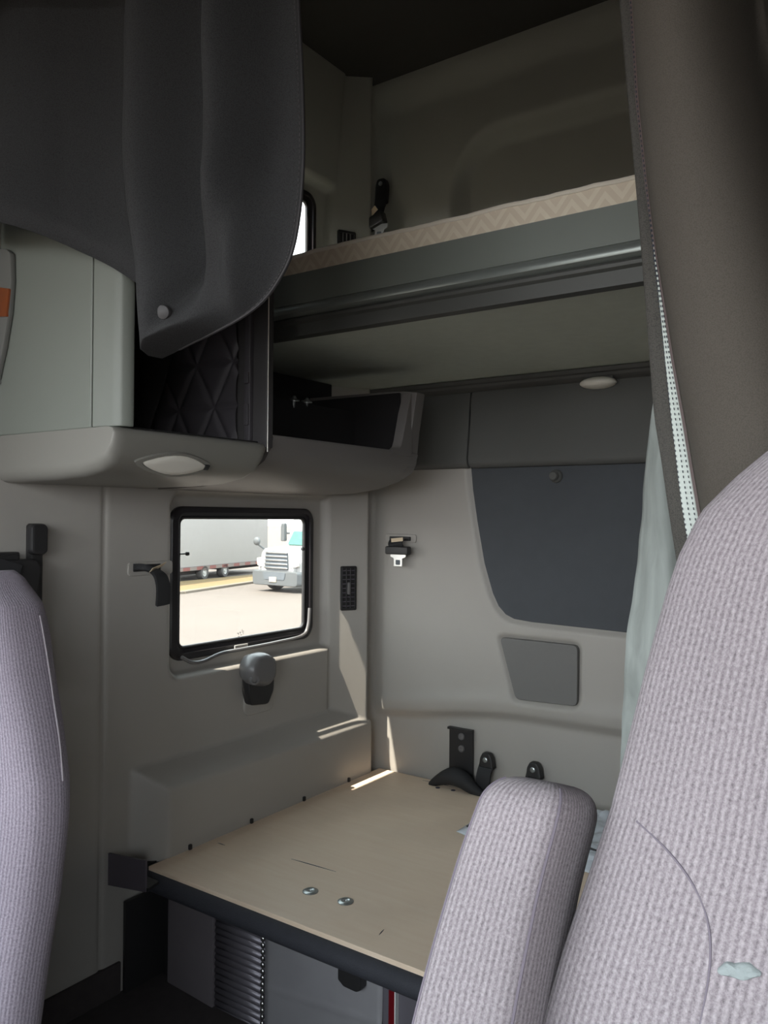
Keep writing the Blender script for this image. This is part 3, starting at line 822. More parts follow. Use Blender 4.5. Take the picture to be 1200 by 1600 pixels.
# storage tray behind the cabinet
t = thing('storage_tray', 'grey open storage tray on the left wall under the upper bunk', 'shelf', (-1.19, 1.36, 1.255))
hull_t = [(XL - .005, 1.254), (-1.22, 1.258), (-1.14, 1.268), (-1.085, 1.284), (-1.052, 1.304), (-1.036, 1.326), (-1.030, 1.346), (-1.034, 1.351), (-1.042, 1.346), (-1.060, 1.322), (-1.10, 1.300), (-1.20, 1.280), (XL - .005, 1.276)]
bm = B()
def tsec(y, k=0): return [(p[0], y, p[1] + k) for p in hull_t]
loft(bm, [tsec(YC1 + .014), tsec(1.25), tsec(1.4), tsec(1.520), tsec(1.606)]); mesh('shell', bm, M['tray'], t, 60)
# end wall: a fin whose outline follows the hull and rises at the back
ep = [(XL - .005, 1.26), (-1.22, 1.262), (-1.12, 1.276), (-1.072, 1.292), (-1.048, 1.306), (-1.038, 1.325), (-1.030, 1.40), (-1.016, 1.488), (-1.056, 1.494), (-1.10, 1.496), (XL - .005, 1.50)]
bm = B(); prism(bm, ep, 'y', 1.578, 1.614, .003); mesh('end_wall', bm, M['tray'], t)
bm = B()
fil = [(1.50, 1.3515), (1.524, 1.354), (1.536, 1.362), (1.542, 1.376), (1.560, 1.440), (1.578, 1.488), (1.582, 1.488), (1.582, 1.34), (1.50, 1.34)]
prism(bm, fil, 'x', -1.056, -1.0305, .001, 1); mesh('corner_fillet', bm, M['tray'], t)
bm = B(); ribbon(bm, [(-1.20, YC1 + .016, at(427, 620, 'x', -1.2).z - .045), (-1.20, 1.36, 1.405), (-1.19, 1.575, at(628, 662, 'x', -1.2).z - .045)], V((0, 0, 1)), .10, .004); mesh('liner', bm, M['dark_liner_shade'], t)
bm = B(); rbox(bm, (XL - .003, YC1 + .014, 1.27), (XL + .012, 1.668, 1.546), .002); rbox(bm, (XL + .01, 1.570, 1.312), (-1.06, 1.579, 1.490), .002); mesh('back_shade', bm, M['dark_liner_shade'], t)  # dark sheets paint the shade on the wall behind the tray
for (u, v) in ((458, 624), (478, 627)):
    p = at(u, v, 'x', -1.2); bm = B()
    lathe(bm, [(.004, -.014), (.004, 0), (.0125, .0015), (.0125, .004), (.006, .006), (.0035, .011), (0, .012)], (p.x + .002, p.y, p.z - .004), (.25, -.1, 1), 18)
    mesh('thumb_screw', bm, M['zinc'], t)

# handle panel with wood inlay, far left
t = thing('trim_panel', 'grey handle panel with a polished wood inlay at the left of the pale cabinet', 'trim panel', (-1.29, .715, 1.42))
def tpx(u, v): p = at(u, v, 'y', YC0 - .006); return (p.x, p.z)
ob = rpoly([(XL + .003, tpx(0, 600)[1]), tpx(0, 582), tpx(8, 545), tpx(17, 490), tpx(21, 440), tpx(20, 396), tpx(14, 390), (XL + .003, tpx(0, 388)[1])], [.002] + [.004] * 6 + [.002], 3)
bm = B(); prism(bm, ob, 'y', YC0 - .011, YC0 - .0005, .003); mesh('panel_body', bm, M['trim_grey'], t)
bm = B(); prism(bm, rpoly([(XL + .004, tpx(0, 496)[1]), tpx(16, 496), tpx(20, 452), (XL + .004, tpx(0, 449)[1])], .002, 3), 'y', YC0 - .0135, YC0 - .008, .0015); mesh('wood_inlay', bm, M['wood_trim'], t)

# ------------------------------------------------------------------ upper bunk
t = thing('upper_bunk', 'grey metal upper bunk with a rounded rail and cloth underside', 'bunk', (-.3, 1.5, 1.545))
YK = 1.178
fp = [(YK, 1.664), (YK, 1.606), (YK - .004, 1.603), (YK - .010, 1.598), (YK - .012, 1.592), (YK - .010, 1.586), (YK - .003, 1.583), (YK + .001, 1.581), (YK - .002, 1.577), (YK - .001, 1.572), (YK + .004, 1.568), (YK + .006, 1.546), (YK + .03, 1.546), (YK + .03, 1.664)]
bm = B(); prism(bm, [fp[0], fp[1], (YK + .006, 1.59), (YK + .03, 1.59), fp[-1]], 'x', -1.115, XR - .005); mesh('front_board', bm, M['bunk'], t)
bm = B(); prism(bm, fp[1:8] + [(YK + .02, 1.578), (YK + .02, 1.606)], 'x', -1.115, XR - .005); mesh('front_rail', bm, M['rail'], t)
bm = B(); prism(bm, fp[7:13] + [(YK + .03, 1.580)], 'x', -1.115, XR - .005); mesh('lower_edge', bm, M['bunk_low'], t)
bm = B(); rbox(bm, (XL - .03, YK + .02, 1.547), (XR - .005, YB - .036, 1.566), .001); mesh('underside', bm, M['under'], t)
t = thing('mattress', 'thin tan mattress with a chevron patterned edge lying on the upper bunk', 'mattress', (-.3, 1.5, 1.664))
bm = B()
def mt(x, y): return 1.699 + .0022 * noise.noise(V((x * 9, y * 9, 0))) + .0015 * noise.noise(V((x * 40, y * 30, 3)))
gx = fr(XL + .05, XR - .02, .012) + [XR - .02]; gy = [YK + .002, YK + .02] + fr(YK + .05, YB - .035, .05) + [YB - .035]
top = grid(bm, gx, gy, lambda x, y: (x, y, mt(x, y)))
bot = [[bm.verts.new((x, y, 1.6645)) for y in (gy[0], gy[-1])] for x in gx]
for i in range(len(gx) - 1):
    bm.faces.new((top[i][0], top[i + 1][0], bot[i + 1][0], bot[i][0])); bm.faces.new((bot[i][1], bot[i + 1][1], top[i + 1][-1], top[i][-1]))
    bm.faces.new((bot[i][0], bot[i + 1][0], bot[i + 1][1], bot[i][1]))
mesh('ticking', bm, M['chevron'], t, 40)
bm = B(); tube(bm, [(x, YK + .003, mt(x, YK) + .0005) for x in gx], .0042, 8); mesh('piping', bm, M['cream'], t)

# ------------------------------------------------------------------ curtains
t = thing('privacy_curtain', 'charcoal privacy curtain hanging in heavy folds over the overhead cabinet', 'curtain', (-.95, .74, 1.41))
bm = B()
lb = [(-1.335, 1.668), (-1.30, 1.656), (-1.25, 1.648), (-1.19, 1.640), (-1.13, 1.622), (-1.072, 1.592), (-1.02, 1.562), (-.973, 1.530), (-.94, 1.50)]
def left_sheet(s, k):
    x = -1.335 + s * .385
    zb_ = smooth_t(lb, x); z = 2.32 - k * (2.32 - zb_)
    f = .715 - .040 * math.sin(PI * ramp(0, .62, s)) + .070 * sst(.55, 1.0, s) - .012 * math.cos(s * 13) * (1 - k * .4)
    f -= .018 * sst(.80, 1, k) * math.sin(PI * s)                            # bunches where it lies on the cabinet
    f += .010 * math.sin(9 * (s - .45 * (1 - k)) + 2) * sst(.45, .95, k)
    f += .006 * noise.noise(V((x * 14, z * 9, 1)))
    if k > .97: f += .012
    return (x, f, z)
grid(bm, [i / 60 for i in range(61)], [i / 60 for i in range(61)], left_sheet)
zl_t = [(p.z, p.x) for p in (at(u, v, 'y', .715) for u, v in ((207, 578), (203, 500), (199, 430), (190, 340), (184, 200), (186, 0)))]
zl_t.append((2.32, zl_t[-1][1] - .004))
zr_t = [(p.z, p.x) for p in (at(u, v, 'y', .765) for u, v in ((206, 577), (225, 570), (260, 556), (300, 536), (340, 517), (380, 495), (412, 470), (438, 435), (455, 400), (467, 345), (474, 270), (475, 200), (472, 100), (467, 0)))]
zr_t.append((2.32, zr_t[-1][1] - .02))
def right_sheet(s, z):
    xl, xr = smooth_t(zl_t, z), smooth_t(zr_t, z)
    xfull = smooth_t(zl_t, z) + s * (-.645 - smooth_t(zl_t, z))
    x = xl + s * (xr - xl)
    q = (x - xl) / (-.645 - xl)                                               # position across the full width
    hang = ramp(1.62, 1.42, z)
    f = .738 - .055 * math.exp(-((q - .20) / .13) ** 2) - .062 * math.exp(-((q - .70) / .13) ** 2) + .020 * math.exp(-((q - .44) / .10) ** 2)
    f += .030 * sst(.06, 0, q)
    f = f * (1 - hang * .35) + (.705 + .03 * q) * hang * .35
    # creases running down to the hem
    c = .016 * math.exp(-((q - .60 - (z - 1.5) * 1.3) / .06) ** 2) * sst(1.74, 1.58, z)
    c -= .016 * math.exp(-((q - .47 - (z - 1.5) * 1.6) / .06) ** 2) * sst(1.66, 1.54, z)
    c += .014 * math.exp(-((q - .17 - (z - 1.42) * 2.2) / .05) ** 2) * sst(1.60, 1.48, z)
    c += .012 * math.exp(-((q - .80 - (z - 1.6) * .9) / .05) ** 2) * sst(1.80, 1.62, z)
    c += .006 * noise.noise(V((x * 12, z * 8, 5)))
    f += c
    f = f + (.765 - f) * sst(.70, 1.0, s)
    return (x, f, z)
zrow = fr(zr_t[0][0] + .010, 1.55, .004) + fr(1.55, 2.32, .014) + [2.32]
grid(bm, [i / 90 for i in range(91)], zrow, right_sheet)
# the pleat that joins both folds
grid(bm, [0, .25, .5, .75, 1], zrow[38:], lambda a, z: tuple(V(right_sheet(0, z)).lerp(V((-.952, .80, z)), a)))
cu = mesh('cloth', bm, M['curtain'], t, 180, solid=.003)
bm = B(); edge = [V(right_sheet(1, z)) + V((0, -.001, 0)) for z in zrow]; edge = edge[2:]
tube(bm, edge, .0024, 8); mesh('edge_binding', bm, M['bind_dark'], t)
bm = B(); e2 = [V(right_sheet(.982, z)) + V((0, -.0022, 0)) for z in zrow][6:]
for i in range(0, len(e2) - 1):
    a, b_ = e2[i], e2[i + 1]; n_ = max(1, int((b_ - a).length / .006))
    for j in range(n_): tube(bm, [a.lerp(b_, (j + .2) / n_), a.lerp(b_, (j + .75) / n_)], .0006, 4)
mesh('stitching', bm, M['thread'], t)
def near_sheet(u, v):
    best = None
    d = ray(u, v)
    for i in range(0, 91):
        for z in zrow[:60]:
            p = V(right_sheet(i / 90, z)); w = p - EYE; k = w.dot(d) / d.dot(d); e = (w - d * k).length
            if best is None or e < best[0]: best = (e, p)
    return best[1]
pb = near_sheet(261, 489)
bm = B(); lathe(bm, [(.0095, -.004), (.0100, .001), (.0088, .004), (.005, .0055), (0, .006)], pb + V((.0, -.003, 0)), (.35, -1, -.25), 20); mesh('snap_button', bm, M['divider'], t)

t = thing('privacy_curtain', 'brown-grey privacy curtain with pale stitched hem hanging behind the right seat', 'curtain', (0, .72, .9))
seam_px = [(-200, 972), (0, 981), (150, 990), (290, 1006), (400, 1021), (480, 1034), (560, 1047), (650, 1064), (730, 1077), (800, 1089), (900, 1107), (1100, 1143)]
left_px = [(-200, 962), (0, 969), (150, 982), (290, 995), (400, 1004), (480, 1010), (560, 1016), (650, 1023), (730, 1036), (800, 1046), (900, 1062), (1100, 1094)]
YR = .79
def px_x(tab, z, y):
    """x of the measured line at height z in the plane y"""
    v = 800
    for _ in range(6):
        u = lerp_t(tab, v); p = at(u, v, 'y', y)
        # move v until the height fits
        dzdv = (at(u, v + 10, 'y', y).z - p.z) / 10
        v += (z - p.z) / dzdv
    return at(lerp_t(tab, v), v, 'y', y).x
zcur = fr(.85, 1.90, .02) + fr(1.90, 2.36, .05) + [2.36]
SEAM = {}
for z in zcur: SEAM[z] = (px_x(seam_px, max(min(z, 1.80), .95), YR), px_x(left_px, max(min(z, 1.80), .95), YR + .02))
def right_curt(s, z):
    x0 = SEAM[z][0]; w = .52 + .12 * ramp(1.75, 1.0, z)
    x = x0 + s * w
    q = s * w
    q0 = .092 + .046 * ramp(1.75, 1.25, z)
    f = YR + .018 * sst(.02, 0, q) - .060 * math.sin(PI * ramp(0, q0, q)) ** .75 + .085 * math.exp(-((q - q0 - .012) / .020) ** 2)
    if q > q0: f += -.065 * math.sin(PI * ramp(q0 + .01, q0 + .16, q)) + .06 * math.exp(-((q - q0 - .175) / .03) ** 2) - .05 * math.sin(PI * ramp(q0 + .19, q0 + .4, q))
    f += .006 * noise.noise(V((x * 10, z * 5, 8))) + .003 * math.sin(z * 6 + q * 20) * ramp(0, .05, q)
    return (x, f, z)
bm = B(); grid(bm, [i / 90 for i in range(91)], zcur, right_curt); mesh('cloth', bm, M['curtain2'], t, 180, solid=.003)
def strip(a, b_):
    def g(s, z):
        xr, xl = SEAM[z]; k = a + (b_ - a) * s
        return (xl + (xr - xl) * k, YR + .02 - .002 * math.sin(k * PI) , z)
    return g
def kt(z): return .86 - .40 * ramp(1.52, 1.22, z)
bm = B(); grid(bm, [i / 5 for i in range(6)], zcur, lambda s_, z: strip(0, kt(z) + .04)(s_, z)); mesh('hem', bm, M['hem'], t, 180, solid=.003)
bm = B(); grid(bm, [i / 5 for i in range(6)], zcur, lambda s_, z: tuple(V(strip(kt(z), .90)(s_, z)) + V((0, -.002, 0)))); tp = mesh('hem_tape', bm, M['lining'], t, 180, solid=.005)
bm = B(); tube(bm, [V(strip(.95, 1)(0, z)) + V((.001, -.002, 0)) for z in zcur], .0042, 8); mesh('edge_binding', bm, M['bind'], t)
for kk in (.03, .42, .78):
    bm = B(); g = (lambda s_, z, kk=kk: strip(kt(z) + (.90 - kt(z)) * kk, 1)(0, z)); pts = [V(g(0, z)) + V((0, -.0052, 0)) for z in zcur if z < 1.9]
    for a, b_ in zip(pts, pts[1:]):
        for j in range(4): tube(bm, [a.lerp(b_, (j + .25) / 4), a.lerp(b_, (j + .7) / 4)], .00045, 4)
    mesh('stitching', bm, M['stitch'], tp)

# pale lining cloth hanging behind it
cl_px = [(560, 1030), (640, 1020), (700, 1009), (780, 1000), (880, 989), (1000, 974), (1130, 966), (1250, 960)]
def lining(s, z):
    x0 = px_x(cl_px, max(z, .80), 1.06); w = .12 + .30 * ramp(1.5, .9, z)
    x = x0 + s * w
    y = 1.06 + .018 * math.sin(s * 17 + z * 2.0) * ramp(1.52, 1.2, z) + .012 * noise.noise(V((x * 22, z * 9, 2))) + .006 * noise.noise(V((x * 60, z * 22, 4)))
    y += .09 * ramp(1.40, 1.54, z)
    return (x, y, z)
bm = B(); grid(bm, [i / 60 for i in range(61)], fr(.56, 1.54, .010) + [1.54], lining)
mesh('lining_curtain', bm, M['sheer'], sharp=180, solid=.002, label='pale grey-green crinkled curtain hanging behind the brown-grey privacy curtain', cat='curtain')

# ------------------------------------------------------------------ lower bunk
t = thing('bunk_board', 'bare worn plywood bunk board with black foam along its front edge', 'bunk', (-.6, 1.45, .47))
bm = B(); rbox(bm, (-1.298, 1.056, .494), (.30, YB - .012, .512), .0015, 1); pb_ = mesh('plywood', bm, M['ply'], t)
bm = B(); tube(bm, [(x, 1.056, .4865) for x in fr(-1.297, .3, .05)] + [(.3, 1.056, .4865)], .0185, 14)
rbox(bm, (-1.296, 1.050, .470), (.3, 1.10, .494), .003); mesh('edge_foam', bm, M['foam'], t)
for (u, v) in ((485, 1393), (540, 1409)):
    p = at(u, v, 'z', .512); bm = B()
    lathe(bm, [(.0145, -.002), (.0145, .0012), (.0120, .0026), (.0085, .0030), (.0070, .0018), (.0035, .0016), (.003, .0005), (0, .0005)], (p.x, p.y, .512), (0, 0, 1), 24)
    mesh('bolt', bm, M['zinc'], t)
for (u, v) in ((684, 1231), (697, 1224), (708, 1235), (720, 1229)):
    p = at(u, v, 'z', .512); bm = B(); lathe(bm, [(.006, -.001), (.006, .0008), (.003, .0012), (0, .0008)], (p.x, min(p.y, YB - .02), .512), (0, 0, 1), 14)
    mesh('screw', bm, M['bracket'], t)
for pts in (((455, 1342), (525, 1362)), ((660, 1219), (715, 1231)), ((592, 1461), (600, 1452)), ((340, 1317), (352, 1321))):
    a, b_ = at(*pts[0], 'z', .5122), at(*pts[1], 'z', .5122); bm = B(); tube(bm, [a, a.lerp(b_, .3), a.lerp(b_, .6), b_], [.0002, .0009, .0009, .0002], 5); mesh('scratch', bm, M['bracket'], pb_)
# four small black clips along the ledge
for (u, v), w in (((297, 1309), 'nearest the front bracket'), ((393, 1271), 'second from the front bracket'), ((475, 1237), 'third from the front bracket'), ((545, 1206), 'nearest the rear wall')):
    p = at(u, v, 'x', -1.293); bm = B(); rbox(bm, (-1.2975, p.y - .004, .512), (-1.289, p.y + .004, .523), .002)
    mesh('clip', bm, M['black'], label='tiny black clip between plywood board and grey ledge, ' + w, cat='clip', group='clips along the plywood edge')
# corner bracket
t = thing('corner_bracket', 'dark metal bracket plate at the front left corner of the plywood board', 'bracket', (-1.30, 1.02, .43))
b0 = at(163, 1330, 'y', 1.0); b1 = at(228, 1394, 'y', 1.0); b2 = at(228, 1345, 'y', 1.0)
bm = B(); prism(bm, [(XL + .004, b0.z - .062), (b1.x, b1.z), (b1.x, b2.z), (XL + .004, b0.z)], 'y', .998, 1.003, .001); mesh('plate', bm, M['bracket'], t)
bm = B(); prism(bm, [(b1.x, 1.001), (b1.x + .004, 1.001), (b1.x - .004, 1.034), (-1.301, 1.036), (-1.303, 1.10), (XL + .01, 1.10), (XL + .004, 1.003)], 'z', .500, .506, .001)
rbox(bm, (XL + .004, 1.0, b1.z + .01), (-1.312, 1.10, .506), .002); mesh('flange', bm, M['black'], t)

# storage base under the board
t = thing('storage_box', 'scuffed grey metal storage box under the plywood board', 'storage box', (-.6, 1.13, ZF))
bm = B(); rbox(bm, (XL + .007, 1.032, ZF), (XL + .016, 1.20, .440), .002); mesh('gap_filler', bm, M['black'], t)  # black filler plate, added as the dark of the gap beside the wall
xp0, xp1 = at(333, 1500, 'y', 1.10).x, at(414, 1500, 'y', 1.10).x; xp2 = at(598, 1560, 'y', 1.10).x
bm = B(); prism(bm, [(-1.335, 1.16), (-1.30, 1.108), (xp0 - .002, 1.100), (xp0 - .002, 1.125), (-1.335, 1.18)], 'z', ZF, .466, .002); mesh('side_panel', bm, M['side'], t)
bm = B()
grid(bm, [xp0, xp1], fr(ZF, .466, .0012) + [.466], lambda x, z: (x, 1.108 - .0035 * abs(math.sin(z * PI / .0125)), z)); mesh('ribbed_plate', bm, M['perf'], t, 180, solid=.002)
bm = B()
for i in range(17):
    b = B(); bmesh.ops.create_uvsphere(b, u_segments=10, v_segments=7, radius=.0055)
    for v_ in b.verts: v_.co = V((v_.co.x * .8 + xp1 - .006, v_.co.y * .6 + 1.100, v_.co.z + ZF + .006 + i * .0118))
    join(bm, b)
mesh('beaded_edge', bm, M['steel'], t)
def dent(x, z): return 1.100 + .0025 * noise.noise(V((x * 7, z * 9, 6))) - .002 * math.exp(-((z - .36 - (x + .9) * .1) / .004) ** 2)
bm = B(); grid(bm, fr(xp1 + .001, xp2, .012) + [xp2], fr(ZF, .466, .006) + [.466], lambda x, z: (x, dent(x, z), z)); mesh('front_panel', bm, M['plate'], t, 180, solid=.003)
bm = B(); rbox(bm, (xp2 + .001, 1.096, ZF), (.25, 1.120, .466), .004); mesh('end_panel', bm, M['perf'], t)
bm = B(); rbox(bm, (-1.33, 1.125, ZF), (.25, 1.14, .466), 0); mesh('back_board', bm, M['black'], t)
l0, l1 = at(530, 1500, 'y', 1.085), at(565, 1551, 'y', 1.085)
bm = B(); prism(bm, rpoly([(l0.x, .4655), (l1.x, .4655), (l1.x, l1.z + .004), (l1.x - .008, l1.z - .001), (l0.x + .012, l1.z), (l0.x, l1.z + .008)], .003, 3), 'y', 1.080, 1.101, .003); mesh('latch_handle', bm, M['black'], t)
r0, r1 = at(608, 1546, 'y', 1.09), at(618, 1598, 'y', 1.09)
bm = B(); rbox(bm, (r0.x, 1.088, r1.z - .03), (r1.x, 1.097, r0.z), .001); rf = mesh('reflector', bm, M['red'], t)
bm = B(); rbox(bm, (r1.x, 1.086, r1.z - .03), (r1.x + .002, 1.097, r0.z + .002), .0005); mesh('reflector_edge', bm, M['white'], rf)

# rear wall brackets and belt anchors above the board
YW = YB
t = thing('hinge_bracket', 'tall black metal bracket with two bolts on the rear wall behind the board', 'bracket', (-1.05, YB - .01, .52))
k0, k1 = at(702, 1136, 'y', YB - .01), at(738, 1215, 'y', YB - .01)
bm = B(); rbox(bm, (k0.x, YB - .010, k1.z - .012), (k1.x, YB - .002, k0.z), .001); rbox(bm, (k0.x - .003, YB - .016, k0.z - .004), (k1.x, YB - .002, k0.z + .002), .001); mesh('plate', bm, M['black'], t)
for v in (1151, 1170):
    p = at(721, v, 'y', YB - .012); bm = B(); lathe(bm, [(.009, 0), (.009, .003), (.007, .005), (.004, .0052), (.003, .004), (0, .004)], (p.x, YB - .010, p.z), (0, -1, 0), 16); mesh('bolt', bm, M['grey_knob'], t)
def anchor(u, v0, v1, label, lean):
    a = at(u, v0, 'y', YB - .02); b_ = at(u, v1, 'y', YB - .03)
    t = thing('belt_anchor', label, 'seat belt', (a.x, YB - .02, b_.z), 'belt anchors on the rear wall')
    bm = B(); prism(bm, rpoly([(a.x - .020, a.z - .040), (a.x + .022, a.z - .040), (a.x + .017, a.z - .012), (a.x + .009, a.z), (a.x - .009, a.z), (a.x - .017, a.z - .014)], .005, 3), 'y', YB - .026, YB - .004, .005); c = mesh('anchor_cover', bm, M['black'], t)
    bm = B(); lathe(bm, [(.0065, 0), (.0065, .002), (.004, .003), (.003, .002), (0, .002)], (a.x, YB - .026, a.z - .017), (0, -1, 0), 14); mesh('anchor_bolt', bm, M['zinc'], c)
    bm = B(); ribbon(bm, bez([(a.x, YB - .018, a.z - .03), (a.x + lean * .3, YB - .032, a.z - .055), (a.x + lean, YB - .030, b_.z), (a.x + lean, YB - .024, .49)]), V((1, 0, 0)), .038, .006); mesh('webbing', bm, M['web'], t)
anchor(760, 1176, 1235, 'black belt anchor and strap beside the tall bracket on the rear wall', -.004)
anchor(834, 1191, 1240, 'black belt anchor showing above the top of the raised armrest', .0)
bm = B(); cz = [at(u, v, 'y', YB - .045) for u, v in ((672, 1216), (690, 1207), (706, 1203), (722, 1208), (738, 1221), (755, 1232))]
tube(bm, bez([p + V((0, 0, -.016)) for p in cz], 6), [.006 + .017 * math.sin(PI * i / 30) for i in range(31)], 10)
mesh('black_sleeve', bm, M['web'], label='curved black rubber sleeve lying at the foot of the tall bracket', cat='cable sleeve')

# crumpled plastic bag on the board
bm = B()
c0 = [at(712, 1300, 'z', .513), at(745, 1316, 'z', .513), at(935, 1312, 'z', .513), at(945, 1258, 'z', .513), at(755, 1262, 'z', .513)]
xa, xb = c0[0].x, -.50; ya, yb = c0[1].y - .005, YB - .03
def bagf(a, b_):
    x = xa + a * (xb - xa); y = ya + b_ * (yb - ya) + .06 * (1 - b_) * abs(a - .12) * 0
    if a < .25: y += (.25 - a) * .12 * (1 - 2 * b_) 
    e = min(1, 8 * min(a, 1 - a, b_, 1 - b_))
    z = .5135 + e * (.012 + .016 * abs(noise.noise(V((x * 16, y * 16, 3)))) + .012 * abs(noise.noise(V((x * 40, y * 34, 9)))) + .022 * math.sin(PI * a) * b_ + .045 * math.exp(-((a - .22) / .14) ** 2) * math.exp(-((b_ - .35) / .3) ** 2))
    return (x, y, z)
grid(bm, [i / 60 for i in range(61)], [i / 50 for i in range(51)], bagf)
t = thing('plastic_bag', 'crumpled pale plastic bag lying on the plywood behind the armrest', 'plastic bag', (-.7, 1.7, .513))
o = mesh('film', bm, M['bag'], t, 25, solid=.0006)
for ln in (((.04, .10), (.30, .30)), ((.05, .09), (.50, .06)), ((.70, .20), (.95, .20)), ((.72, .55), (.78, .82)), ((.80, .55), (.86, .82)), ((.6, .92), (.98, .92))):
    pts = [V(bagf(ln[0][0] + (ln[1][0] - ln[0][0]) * i / 12, ln[0][1] + (ln[1][1] - ln[0][1]) * i / 12)) + V((0, 0, .0012)) for i in range(13)]
    bm = B(); tube(bm, pts, .0022, 6); mesh('printed_stripe', bm, M['black'], o)

# ------------------------------------------------------------------ seats
def seat_rings(xc, xedge, ycen, depth, n, zlist, edge_sign, N=64):
    """superellipse sections: half width from the measured edge, n = squareness"""
    rings = []; cols = []
    for z, top in zlist:
        a = max(.004, abs(xedge(z) - xc)); b_ = depth(z); r = []
        for j in range(N):
            th = 2 * PI * j / N + PI / 2; c, s = math.cos(th), math.sin(th)
            x = xc + a * math.copysign(abs(c) ** (2 / n), c)
            y = ycen(z) + b_ * math.copysign(abs(s) ** (2 / n), s)
            r.append((x, y, z))
        rings.append(r)
    return rings

def seat_uv(rings):
    tab = []
    acc = 0
    for i, r in enumerate(rings):
        if i: acc += max(abs(r[0][2] - rings[i - 1][0][2]), .0005)
        tab.append(acc)
    base = rings[len(rings) // 3]; cum = [0]
    for j in range(len(base)): cum.append(cum[-1] + (V(base[(j + 1) % len(base)]) - V(base[j])).length)
    return lambda i, j: (cum[j], tab[i])

def tabs(px, y0, k, z0):
    out = []
    for u, v in px:
        d = ray(u, v); s = (y0 + k * (1.2 - z0)) / (d.y - k * d.z); p = EYE + d * s; out.append((p.z, p.x))
    return sorted(out)

# right (driver's) seat with raised armrest
rt = tabs([(1200, 695), (1140, 745), (1085, 800), (1050, 870), (1030, 930), (1000, 1040), (970, 1160), (945, 1260), (905, 1380), (870, 1480), (835, 1600)], .50, .25, .8)
ztop = 1.295
rt = [(.45, -.262), (.70, -.258)] + rt + [(1.270, -.070), (1.284, -.01), (1.2945, .08)]
XCR = .11
t = thing('driver_seat', 'lavender-grey ribbed cloth seat back on the right with a torn patch', 'seat', (XCR, .5, .42))
zl_ = [(z, 0) for z in fr(.45, 1.20, .025) + fr(1.20, 1.28, .008) + fr(1.28, 1.2945, .0022)]
def yr(z): return .525 + .25 * (z - .8)
def dr(z): return .055 * math.sqrt(max(.02, 1 - ramp(1.15, 1.296, z) ** 3)) + .008
rings = seat_rings(XCR, lambda z: lerp_t(rt, z), yr, dr, 2.9, zl_, -1, 96)
bm = B(); loft(bm, rings, uvs=seat_uv(rings)); sb = mesh('backrest', bm, M['seat_r'], t, 180)
def on_front(xc, xedge, yc, dep, n, x, z):
    a = max(.004, abs(xedge(z) - xc)); k = min(.999, abs((x - xc) / a))
    return V((x, yc(z) - dep(z) * (1 - k ** n) ** (1 / n), z))
def front_hit(u, v, xc, xedge, yc, dep, n):
    d = ray(u, v); lo = None; s = .25
    while s < 1.4:
        p = EYE + d * s; a = max(.004, abs(xedge(p.z) - xc)); k = abs((p.x - xc) / a)
        if k < 1 and p.y > yc(p.z) - dep(p.z) * (1 - k ** n) ** (1 / n): return p
        s += .001
    return None
RSEAT = (XCR, lambda z: lerp_t(rt, z), yr, dr, 2.9)
pts = [front_hit(u, v, *RSEAT) for u, v in ((995, 1283), (1035, 1320), (1070, 1362), (1095, 1405), (1108, 1450), (1110, 1500), (1104, 1550), (1094, 1600), (1085, 1660))]
bm = B(); tube(bm, [p + V((0, -.0004, 0)) for p in bez(pts, 6)], .0008, 6); mesh('seam', bm, M['seam'], sb)
pc_ = front_hit(1156, 1516, *RSEAT)
bm = B(); rg = []
for k, h in ((1, .001), (.98, -.0015), (.8, -.0026), (.3, -.003)):
    rg.append([tuple(front_hit(1156 + 34 * k * math.cos(a) * (1 + .08 * math.sin(3 * a)), 1515 + 13 * k * math.sin(a) * (1 + .14 * math.sin(5 * a + 1)) + 3 * math.cos(a), *RSEAT) + V((0, h - .0005, 0))) for a in [2 * PI * i / 28 for i in range(28)]])
loft(bm, rg, cap0=False); mesh('foam_tear', bm, M['tear'], sb, label='pale foam showing through a tear')

bm = B(); rbox(bm, (XCR - .26, .0, .47), (XCR + .26, .50, .60), .05, 4); mesh('seat_cushion', bm, M['seat_r'], t)
bm = B(); rbox(bm, (XCR - .20, .08, ZF), (XCR + .20, .46, .48), .02); mesh('pedestal', bm, M['black'], t)

# armrest, folded up beside the seat back
arm = [((776, 1225), (893, 1240)), ((740, 1340), (880, 1350)), ((660, 1600), (822, 1600))]
path = [(V((-.268, .438, .66)), .046), (V((-.2685, .468, .76)), .043), (V((-.2680, .497, .845)), .0385), (V((-.2600, .530, .935)), .0350), (V((-.2520, .549, .985)), .0330)]
t_ax = (path[-1][0] - path[0][0]).normalized()
rings = []
def arm_ring(c, hw, hd, n=5.0, N=72):
    out = []
    dep = V((0, 1, -.33)).normalized()
    for j in range(N):
        th = 2 * PI * j / N + PI / 2; cc, ss = math.cos(th), math.sin(th)
        out.append(tuple(c + V((1, 0, 0)) * hw * math.copysign(abs(cc) ** (2 / n), cc) + dep * hd * math.copysign(abs(ss) ** (2 / n), ss)))
    return out
cs = bez([p[0] for p in path], 8); hs = [path[min(int(i / 8), 4)][1] + (path[min(int(i / 8) + 1, 4)][1] - path[min(int(i / 8), 4)][1]) * ((i % 8) / 8) for i in range(len(cs))]
for c, h in zip(cs, hs): rings.append(arm_ring(c + V((0, .012, -.004)), h, .047))
end = cs[-1] + V((0, .012, -.004)); tdir = (cs[-1] - cs[-2]).normalized()
for i in range(1, 10):
    a = PI / 2 * i / 9; k = max(.04, math.cos(a) ** .55)
    rings.append(arm_ring(end + tdir * .026 * math.sin(a), hs[-1] * (.35 + .65 * k) * k ** .3, .047 * (.3 + .7 * k) * k ** .3))
